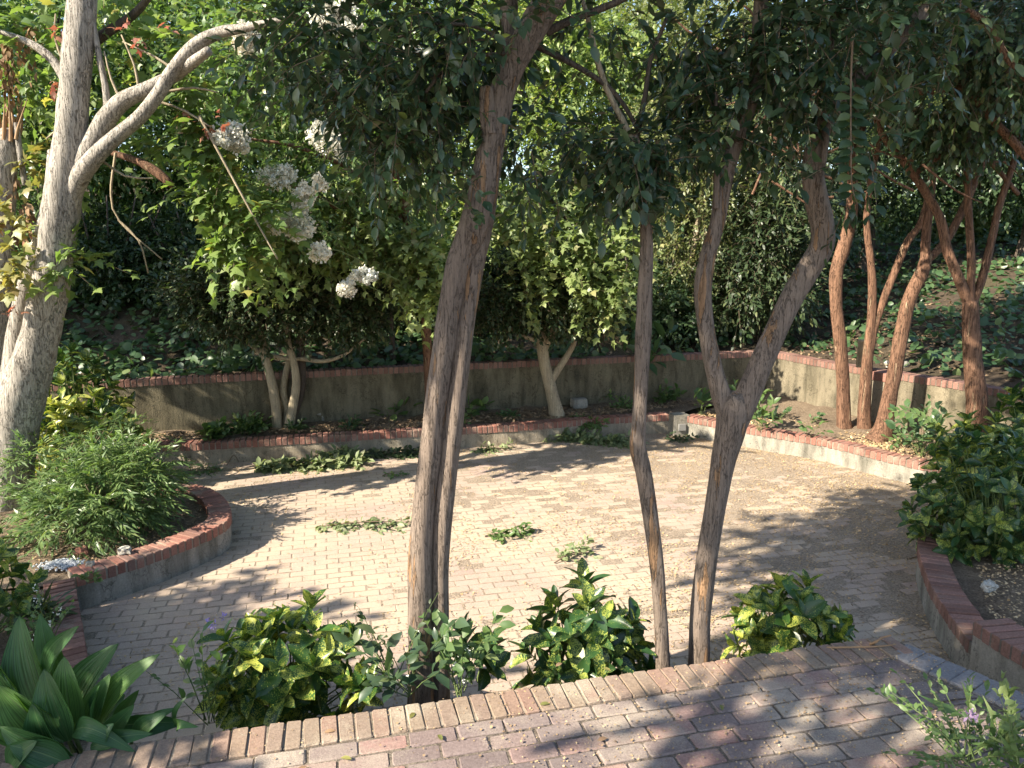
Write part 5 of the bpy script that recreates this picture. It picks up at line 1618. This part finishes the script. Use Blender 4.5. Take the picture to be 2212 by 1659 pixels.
leafy('pokeweed', 'leaning pokeweed just past the V tree in the bed', P(1640, 930, .3), n=7, h=0.6, size=0.15, mat='fresh', spread=.45, m=6)
leafy('seedling', 'small seedling drooping over the whitish wall coping', P(1750, 945, .3), n=4, h=0.3, size=0.1, mat='fresh', spread=.5, m=4)
leafy('seedling', 'little seedling in the litter near the straight cinnamon trunk', P(1755, 915, .3), n=5, h=0.2, size=0.08, mat='kudzu', spread=.5, m=4)
ab = leafy('arching_shrub', 'leafy shrub with one bright arching branch below the pier', P(1990, 985, .3), cat='shrub', n=16, h=0.85, size=0.12, mat='kudzu', spread=.45, m=8)
pth = [Q(x, y, 8.9) for x, y in [(2070, 968), (2040, 940), (2010, 912), (1975, 893), (1945, 888), (1925, 890)]]
tube('arching_branch', [(*p, .005) for p in pth], M['green_stem'], ab, sides=6, ridge=0, rough=0)
cc_ = catmull(np.array([(*p, 0) for p in pth]), .035)[:, :3]
dd_ = unit(np.gradient(cc_, axis=0))
sd_ = np.cross(dd_, (0, -.6, .8)) * np.where(np.arange(len(cc_)) % 2, 1, -1)[:, None]
obj_np('arching_leaves', *leaves_geo('oval', cc_, dd_ * .6 + sd_, np.tile((0, -.5, .9), (len(cc_), 1)), rng.uniform(.09, .14, len(cc_))), M['fresh'], ab)
for q, (x, y, h) in enumerate([(830, 905, .3), (870, 900, .34), (1015, 905, .4), (1045, 890, .3)]):
    leafy('bean_vine', ['round-leaved vine climbing the wall foot near the small evergreen', 'broad pale vine leaves in front of the tall stained wall', 'upright young vine just past the fused stems', 'lone three-lobed vine seedling by the stained wall'][q], P(x, y, .3), n=6, h=h, size=0.13, leaf='round', spread=.7, m=4)
leafy('low_herb', 'dense pale herb patch spilling over the back coping', P(540, 935, .3), n=70, h=0.32, size=0.08, spread=1.0, m=7)
leafy('low_herb', 'small herb patch under the small dark evergreen', P(470, 945, .3), n=44, h=0.24, size=0.085, spread=1.1, leaf='round', m=5)
leafy('low_herb', 'herb tuft beside the concrete block', P(1300, 870, .3), n=46, h=0.3, size=0.085, spread=.9, m=6)
leafy('low_herb', 'leafy tuft between the concrete block and the wall post', P(1440, 870, .3), n=22, h=0.35, size=0.1, spread=.8, m=6)
leafy('tall_herb', 'large drooping leaves in shade at the wall corner', Q(1385, 800, 12.4), n=10, h=0.9, size=0.26, mat='kudzu', spread=.5, m=5)
leafy('weed', 'small sprout on the curved planter litter', P(200, 1255, .3), n=6, h=0.12, size=0.05, spread=.8)


for q, (x, y, n_, h_, lb_) in enumerate([(760, 925, 16, .2, 'scrappy weeds in the litter under the small dark evergreen'), (985, 920, 18, .22, 'weeds at the coping just past the fused stems'), (1100, 905, 14, .2, 'sparse weeds before the forked evergreen'), (1350, 885, 18, .26, 'weeds crowding the coping below the shaded wall corner'), (1680, 905, 12, .3, 'yellowish weeds between the V tree and the cinnamon trunks'), (1950, 960, 14, .3, 'weeds around the flared foot of the leaning trunk'), (640, 930, 18, .2, 'weeds between the pale curving stems and the coping')]):
    leafy('weed', lb_, P(x, y, .3), n=n_, h=h_, size=.07, mat='fresh' if q % 2 else 'kudzu', spread=1.1, m=5)

# ---- cut branches lying about
def cut_branch(label, c, dirv, L, n, size=0.075, mat='wilt', leaf='oval', up=0.10):
    c = np.array(c, float)
    root = empty('cut_branch', tuple(map(float, c)), label, 'branch', 'cut branches left on the paving')
    d = unit(np.array((dirv[0], dirv[1], 0.0)))
    sd2 = np.array((-d[1], d[0], 0))
    tube('stem', [(*(c - d * L * .5 + np.array((0, 0, .015))), .008), (*(c + np.array((0, 0, .05))), .006), (*(c + d * L * .5 + np.array((0, 0, .03))), .003)], M['twig'], root, sides=6, ridge=0)
    t = rng.uniform(-.5, .5, n)
    o = c + d * (t * L)[:, None] + np.array((0, 0, .03))
    dv = d * .5 + sd2 * rng.normal(0, .8, n)[:, None] + np.array((0, 0, 1)) * rng.uniform(0.0, up * 6, n)[:, None]
    n0 = n
    LL = rng.uniform(.12, .28, n)
    a = sprays(o, dv, LL, 7, .45, size=size)
    a[0][:, 2] = np.maximum(a[0][:, 2], 0.012 + c[2])
    obj_np('leaves', *leaves_geo(leaf, *a), M[mat], root)
    return root


cut_branch('long wilting leafy branch heaped against the far low wall', P(660, 1012), (1, .22), 1.3, 110, .10, up=.17)
cut_branch('wilting leaves draped down the far low wall face', P(715, 985, .08), (1, .3), .45, 26, .085)
cut_branch('dark leafy cuttings in the shade of the far low wall', P(845, 985), (1, .25), .9, 60, .08, 'camellia')
cut_branch('tangle of cut vines below the wall post', P(1265, 955), (1, -.3), 1.4, 130, .09, 'wilt', up=.17)
cut_branch('cut vines sliding over the coping above the tangle', P(1255, 915, .2), (.8, -.7), .6, 34, .085, 'fresh')
cut_branch('small cutting at the foot of the far low wall', P(1060, 975), (1, .2), .5, 18, .07, 'wilt')
cut_branch('cut sprig by the wall post corner', P(1465, 950), (1, -.2), .4, 16, .07, 'camellia')
cut_branch('pale wilted branch lying flat in mid plaza', P(790, 1137), (1, .1), 1.0, 46, .07, 'wilt', up=.04)
cut_branch('bushy green cutting alone on the bright paving', P(1088, 1160), (1, .1), .38, 18, .065, 'fresh', up=.12)
cut_branch('upright dried cutting on the bright paving', P(1228, 1208), (.7, .6), .36, 14, .06, 'wilt', up=.16)
cut_branch('feathery cutting beside the fine-leaved shrub', P(425, 1022), (1, .3), .5, 30, .1, 'fern', 'narrow')
cut_branch('tiny green sprig near the trunk shadows', P(840, 1030), (1, 0), .16, 6, .05, 'fresh')


def stick(label, pts, r=0.006, mat='twig', grp='fallen sticks'):
    o = tube('stick', [(*p, r * (1 - .6 * i / len(pts))) for i, p in enumerate(pts)], M[mat], None, sides=6, step=.04, ridge=0, rough=.1)
    return tag(o, label, 'stick', grp)


stick('thin forked stick leaning on the far wall face', [P(490, 1005, .01), P(502, 985, .12), P(508, 985, .14), P(516, 998, .01)], .008)
stick('dry twig lying by the worn low wall', [P(1960, 1208, .01), P(2010, 1195, .02), P(2050, 1192, .01)])
stick('bent twig in the litter by the worn low wall', [P(2030, 1290, .01), P(2045, 1275, .03), P(2070, 1268, .02), P(2090, 1270, .01)])
stick('long pale stick on the patio edge bricks', [Q(1785, 1406, 3.88) + np.array((0, 0, .02)), P(1840, 1398, PZ + .025), P(1900, 1396, PZ + .02), P(1935, 1392, PZ + .03)], .007, 'splinter')
stick('forked driftwood-like twig at the patio corner', [P(1880, 1392, PZ + .01), P(1895, 1385, PZ + .05), P(1905, 1378, PZ + .06), P(1925, 1372, PZ + .09)], .008, 'splinter')
stick('dark root-like twig on the patio beside the rose bush', [P(2020, 1522, PZ + .01), P(2060, 1512, PZ + .03), P(2110, 1508, PZ + .02)], .006, 'dark_bark')

# ---- stones and blocks
def lump(name, label, c, h, mat, cat, seed=0, jit=.15, ang=0.3):
    r = random.Random(seed)
    b_ = MB()
    n1 = 5
    vs, fs = [], []
    import itertools
    idx = {}
    for f_, (ax, sg) in enumerate(itertools.product(range(3), (-1, 1))):
        for a in range(n1):
            for c2 in range(n1):
                q = [0, 0, 0]
                q[ax] = sg
                q[(ax + 1) % 3] = a / (n1 - 1) * 2 - 1
                q[(ax + 2) % 3] = c2 / (n1 - 1) * 2 - 1
                key = tuple(round(x, 3) for x in q)
                if key not in idx:
                    idx[key] = len(vs)
                    L_ = math.sqrt(sum(x * x for x in q))
                    k2 = 1 / (1 + .22 * (L_ - 1))
                    nz = 1 + jit * mnoise.noise(Vector((q[0] * 1.6 + seed, q[1] * 1.6, q[2] * 1.6)))
                    x, y, z = (q[0] * h[0] * k2 * nz, q[1] * h[1] * k2 * nz, q[2] * h[2] * k2 * nz)
                    vs.append((c[0] + x * math.cos(ang) - y * math.sin(ang), c[1] + x * math.sin(ang) + y * math.cos(ang), c[2] + z))
        for a in range(n1 - 1):
            for c2 in range(n1 - 1):
                def g_(a_, b2):
                    q = [0, 0, 0]
                    q[ax] = sg
                    q[(ax + 1) % 3] = a_ / (n1 - 1) * 2 - 1
                    q[(ax + 2) % 3] = b2 / (n1 - 1) * 2 - 1
                    return idx[tuple(round(x, 3) for x in q)]
                qd = (g_(a, c2), g_(a + 1, c2), g_(a + 1, c2 + 1), g_(a, c2 + 1))
                fs.append(qd if sg > 0 else qd[::-1])
    b_.add(vs, fs)
    return tag(b_.build(name, mat), label, cat)


lump('concrete_block', 'grey concrete block lying in the back bed beside the forked evergreen', P(1250, 880, .33) + np.array((0, 0, .07)), (.13, .09, .085), M['stucco_grey'], 'block', 2, .08)
lump('rubble', 'broken concrete chunk on the bank beyond the pier', Q(1938, 792, 11.6), (.16, .1, .1), M['stone'], 'rubble', 3, .4)
lump('white_stone', 'fist-sized white stone on the curved planter coping edge', P(270, 1196, .3) + np.array((0, 0, .03)), (.045, .04, .03), M['stone'], 'stone', 4, .5)
lump('white_stone', 'small white stone at the end of the gravel heap', P(195, 1222, .3) + np.array((0, 0, .015)), (.03, .025, .02), M['stone'], 'stone', 5, .5)
lump('red_stone', 'broken reddish brick bit behind the curved coping', P(178, 1196, .27) + np.array((0, 0, .03)), (.05, .03, .035), M['coping'], 'stone', 6, .3)
lump('grey_stone', 'pale stone in the litter behind the worn coping', P(2135, 1272, .34) + np.array((0, 0, .02)), (.05, .04, .03), M['stone'], 'stone', 7, .5)

cb = empty('carved_block', tuple(map(float, Q(1866, 790, 11.0))), 'upright tan carved block standing on the retaining wall coping', 'block')
cbc = Q(1868, 764, 11.0)
b = MB()
b.box((cbc[0], cbc[1], cbc[2]), (.10, .07, .20), -.5)
b.build('block_body', M['cast'], cb)
ca, sa = math.cos(-.5), math.sin(-.5)


def on_face(u_, z_, depth):
    return (cbc[0] + u_ * ca - (-.07 - depth) * sa, cbc[1] + u_ * sa + (-.07 - depth) * ca, cbc[2] + z_)


for (z0, hh) in ((.10, .075), (-.09, .085)):
    b = MB()
    for (du, dz, hu, hz) in ((0, hh, .085, .008), (0, -hh, .085, .008), (-.08, 0, .008, hh), (.08, 0, .008, hh)):
        b.box(on_face(du, z0 + dz, .006), (hu, .008, hz), -.5)
    for q in range(7):
        an = q * .9
        rr_ = .012 + .006 * q
        b.box(on_face(rr_ * math.cos(an), z0 + rr_ * math.sin(an), .005), (.012, .007, .012), -.5)
    b.build('carved_panel', M['cast'], cb)
vp = empty('vent_pipe', tuple(map(float, Q(2113, 900, 9.75))), 'pale rounded vent cap on the wall behind the thick cinnamon trunk', 'pipe')
b = MB()
vc = Q(2116, 890, 9.72)
b.box((vc[0], vc[1], vc[2] - .05), (.10, .04, .17), -1.0, .9)
b.build('vent_body', M['stone'], vp)
b = MB()
b.box((vc[0], vc[1], vc[2] + .15), (.08, .035, .035), -1.0, .6)
b.build('vent_cap', M['stone'], vp)
# little tortoise ornament that throws its shadow on the stained wall
to = empty('tortoise_ornament', tuple(map(float, P(690, 902, .36))), 'small stone tortoise ornament in front of the stained wall', 'ornament')
tc = P(688, 905, .36)


def ell(name, c, h, mat, parent, n1=8, n2=12):
    vs, fs = [], []
    for a in range(n1 + 1):
        th = math.pi * a / n1
        for b2 in range(n2):
            ph = 2 * math.pi * b2 / n2
            vs.append((c[0] + h[0] * math.sin(th) * math.cos(ph), c[1] + h[1] * math.sin(th) * math.sin(ph), c[2] + h[2] * math.cos(th)))
    for a in range(n1):
        for b2 in range(n2):
            fs.append((a * n2 + b2, a * n2 + n2 + b2, a * n2 + n2 + (b2 + 1) % n2, a * n2 + (b2 + 1) % n2))
    m_ = MB()
    m_.add(vs, fs)
    return m_.build(name, mat, parent, True)


ell('shell', tc + np.array((0, 0, .09)), (.11, .09, .065), M['stucco_grey'], to)
ell('head', tc + np.array((-.12, 0, .16)), (.03, .025, .03), M['stucco_grey'], to, 6, 8)
tube('neck', [(*(tc + np.array((-.09, 0, .09))), .02), (*(tc + np.array((-.12, 0, .15))), .016)], M['stucco_grey'], to, sides=8, ridge=0, rough=0)
for sx_ in (-1, 1):
    for sy_ in (-1, 1):
        tube('leg', [(*(tc + np.array((.07 * sx_, .05 * sy_, .06))), .018), (*(tc + np.array((.085 * sx_, .06 * sy_, -.01))), .02)], M['stucco_grey'], to, sides=8, ridge=0, rough=0)

# ================================================================== GROUND COVER AND LITTER
# vine leaves over the bank
def vine_bank(label, n, xr, dr, name='vine_cover', dens=None):
    x = rng.uniform(*xr, n * 4)
    y = rng.uniform(7, 26, n * 4)
    d = hill_dist(x, y)
    ok = (d > dr[0]) & (d < dr[1])
    # on the hill side only
    t = np.interp(x, hill_line[:6, 0], hill_line[:6, 1])
    side_ok = np.where(x < 4.45, y > t, y > np.interp(x, [4.45, 5, 5.4, 6, 6.45, 7.2, 8.6, 10], [13.05, 11.66, 10.88, 9.92, 8.9, 7.2, 4.5, 1]))
    ok &= side_ok
    cl = np.array([mnoise.noise(Vector((a * .8, b2 * .8, 2.0))) for a, b2 in zip(x, y)])
    ok &= rng.random(n * 4) < np.clip(.9 + cl * .9, 0.4, 1)
    x, y, d, cl = x[ok][:n], y[ok][:n], d[ok][:n], cl[ok][:n]
    z = hill_profile(d, x) + rng.uniform(.03, .30, len(x)) * (0.7 + np.clip(cl, -.4, .6) * 1.4)
    p = np.c_[x, y, z]
    dirs = rng.normal(0, 1, (len(x), 3)) * np.array((1, 1, .25)) + np.array((0, -.5, -.3))
    nr = np.array((0, -.35, .9)) + rng.normal(0, .55, (len(x), 3))
    o = obj_np(name, *leaves_geo('round', p, dirs, nr, rng.uniform(.05, .17, len(x)), rng.uniform(.7, 1.15, len(x))), M['kudzu'])
    return tag(o, label, 'vines', kind='stuff')


vine_bank('shaded round-leaved vines carpeting the bank behind the stained wall', 17000, (-12, 1.5), (0.1, 7.5))
vine_bank('round-leaved vines over the open bank past the cinnamon trunks', 20000, (3, 20), (0.7, 13))


def ground_bits(name, label, poly, n, z, mat, s0, s1, leaf='quad', dens=None, kind='stuff', zf=None):
    poly = np.array(poly, float)
    lo, hi = poly.min(0), poly.max(0)
    x = rng.uniform(lo[0], hi[0], n * 4)
    y = rng.uniform(lo[1], hi[1], n * 4)
    ok = inside(poly, x, y)
    if dens is not None:
        ok &= rng.random(n * 4) < dens(x, y)
    x, y = x[ok][:n], y[ok][:n]
    m_ = len(x)
    zz = (np.full(m_, z) if zf is None else zf(x, y)) + rng.uniform(.001, .008, m_)
    d = rng.normal(0, 1, (m_, 3)) * np.array((1, 1, .2))
    nr = np.array((0, 0, 1)) + rng.normal(0, .3, (m_, 3))
    o = obj_np(name, *leaves_geo(leaf, np.c_[x, y, zz], d, nr, rng.uniform(s0, s1, m_)), M[mat])
    return tag(o, label, 'litter', kind=kind)


def nz2(x, y, k, s):
    return np.array([mnoise.noise(Vector((a * k, b2 * k, s))) for a, b2 in zip(x, y)])


ground_bits('fallen_petals', 'cream petal litter drifted over the plaza paving', plaza_poly, 34000, 0.008, 'litter', .005, .017,
            dens=lambda x, y: np.clip(.05 + .15 * np.clip(x + .5, 0, 5) + .8 * nz2(x, y, .9, 1) + .5 * nz2(x, y, 3.1, 6), 0.01, 1))
ground_bits('leaf_litter', 'brown leaf bits scattered on the plaza', plaza_poly, 2800, 0.009, 'litter_dark', .01, .03, 'rhomb',
            dens=lambda x, y: np.clip(.3 + .15 * np.clip(x, 0, 4) + .5 * nz2(x, y, .7, 5), 0.03, 1))
pp = [tuple(CORNER - EU * 5), tuple(CORNER), tuple(CORNER + SIDE * 2.4), (3, 1.6), (-3, 1.6)]
ground_bits('leaf_litter', 'fine debris and crumbs on the patio pavers', pp, 3200, PZ + .004, 'litter_dark', .004, .013, dens=lambda x, y: np.clip(.35 + .25 * np.clip(x, -1, 2) + .5 * nz2(x, y, 1.3, 3), .04, 1))
ground_bits('fallen_petals', 'pale grit lying on the patio pavers', pp, 4500, PZ + .004, 'litter', .003, .009, dens=lambda x, y: np.clip(.3 + .2 * np.clip(x, -1, 2) + .6 * nz2(x, y, 1.3, 8), .03, 1))
for q, (x, y, a) in enumerate([(700, 1582, .3), (885, 1552, 1.2), (955, 1600, 2.0), (1200, 1440, .8), (1165, 1522, .2), (1320, 1450, 2.4), (640, 1668, .9), (1560, 1535, 1.4), (760, 1640, 2.9), (1290, 1600, .4)]):
    p = P(x, y, PZ + .012)
    v, f = leaves_geo('oval', p[None], np.array([(math.cos(a), math.sin(a), .08)]), np.array([(.1, -.2, 1.0)]), np.array([.055]), .8)
    tag(obj_np('fallen_leaf', v, f, M['maple_yellow' if q % 3 else 'dry']), 'dry curled leaf lying on the patio pavers', 'leaf', 'fallen leaves on the patio')
bedR = [(2.75, 11.6), (3.7, 10.7), (4.5, 9.95), (4.9, 9.2), (5.4, 8.0), (6.4, 8.8), (5.95, 9.85), (5.35, 10.8), (4.95, 11.6), (4.4, 12.9)]
ground_bits('fallen_petals', 'cream petal litter under the cinnamon trunks', bedR, 9000, .30, 'litter', .01, .03, dens=lambda x, y: np.clip(.35 + nz2(x, y, 1.1, 2), .03, 1), zf=lambda x, y: .30 + .03 * nz2(x, y, 2.2, 3))
bedB = [(-5.4, 9.9), (-2.9, 10.35), (0, 11.05), (2, 11.7), (3.8, 12.7), (.4, 11.9), (-3.1, 10.8), (-5.6, 10.0)]
ground_bits('leaf_litter', 'brown leaf litter along the back bed', bedB, 6500, .32, 'litter_dark', .02, .07, 'rhomb', zf=lambda x, y: .33 + .03 * nz2(x, y, 2.2, 0))
ground_bits('leaf_litter', 'fallen leaves on the soil inside the curved planter', [(-3.6, 5.95), (-3.0, 6.9), (-3.2, 7.5), (-4.6, 7.9), (-5, 6)], 2600, .25, 'litter_dark', .01, .04, 'rhomb', zf=lambda x, y: .255 + .03 * nz2(x, y, 2.2, 5))
ground_bits('leaf_litter', 'pale grit and leaf crumbs behind the worn coping', [(3.4, 5.0), (3.9, 6.0), (5, 6), (5, 4), (3.5, 4.2)], 3000, .27, 'litter', .006, .02, zf=lambda x, y: .265 + .03 * nz2(x, y, 2.2, 9))
ground_bits('leaf_litter', 'brown leaf litter on the bank behind the retaining wall', [(-1, 12.2), (4.4, 13.6), (5.4, 12), (6.6, 10.2), (9, 9), (9, 15), (3, 18), (-1, 16)], 5000, 1.1, 'litter_dark', .03, .09, 'rhomb', zf=lambda x, y: hill_z(x, y) + .02)
# white gravel heap behind the curved coping
ng = 520
gp = P(130, 1224, .27) + rng.normal(0, .5, (ng, 3)) * np.array((.15, .10, .0))
gp[:, 2] = .27 + .04 * np.exp(-((gp[:, 0] - gp[:, 0].mean()) ** 2 + (gp[:, 1] - gp[:, 1].mean()) ** 2) / .012) + rng.uniform(0, .012, ng)
oct_ = np.array([(1, 0, 0), (-1, 0, 0), (0, 1, 0), (0, -1, 0), (0, 0, .7), (0, 0, -.7)])
octf = np.array([(0, 2, 4), (2, 1, 4), (1, 3, 4), (3, 0, 4), (2, 0, 5), (1, 2, 5), (3, 1, 5), (0, 3, 5)])
gv = gp[:, None] + oct_[None] * rng.uniform(.007, .017, (ng, 1, 1)) * rng.uniform(.6, 1.3, (ng, 6, 1))
gf = octf[None] + (np.arange(ng) * 6)[:, None, None]
tag(obj_np('white_gravel', gv.reshape(-1, 3), gf.reshape(-1, 3), M['gravel']), 'little heap of white gravel behind the curved coping', 'gravel', kind='stuff')

# branches belong to the trunk, small growth to the crown
for root in [o for o in bpy.data.objects if o.type == 'EMPTY']:
    ch = list(root.children)
    trunk = next((c for c in ch if c.name.split('.')[0] == 'trunk'), None)
    top_ = next((c for c in ch if c.name.split('.')[0] == 'crown'), None)
    for c in ch:
        k = c.name.split('.')[0]
        if trunk is not None and k in ('limb', 'limbs', 'stub', 'splinters'):
            c.parent = trunk
        elif top_ is not None and k in ('twigs', 'seed_capsules', 'flower_head', 'flower_stalk', 'red_leaves', 'yellow_leaves'):
            c.parent = top_
        elif k in ('arching_leaves', 'hanging_leaves'):
            c.parent = next(d for d in ch if d.name.split('.')[0] in ('arching_branch', 'hanging_twig'))
for o in bpy.data.objects:
    if o.parent is not None and o.type == 'MESH' and o.name.split('.')[0] in ('crown', 'foliage', 'leaves', 'twigs', 'stems', 'stalks', 'splinters', 'seed_capsules', 'flower_head', 'limbs', 'dead_leaves', 'yellow_leaves', 'red_leaves', 'hanging_leaves', 'arching_leaves'):
        o['kind'] = 'stuff'
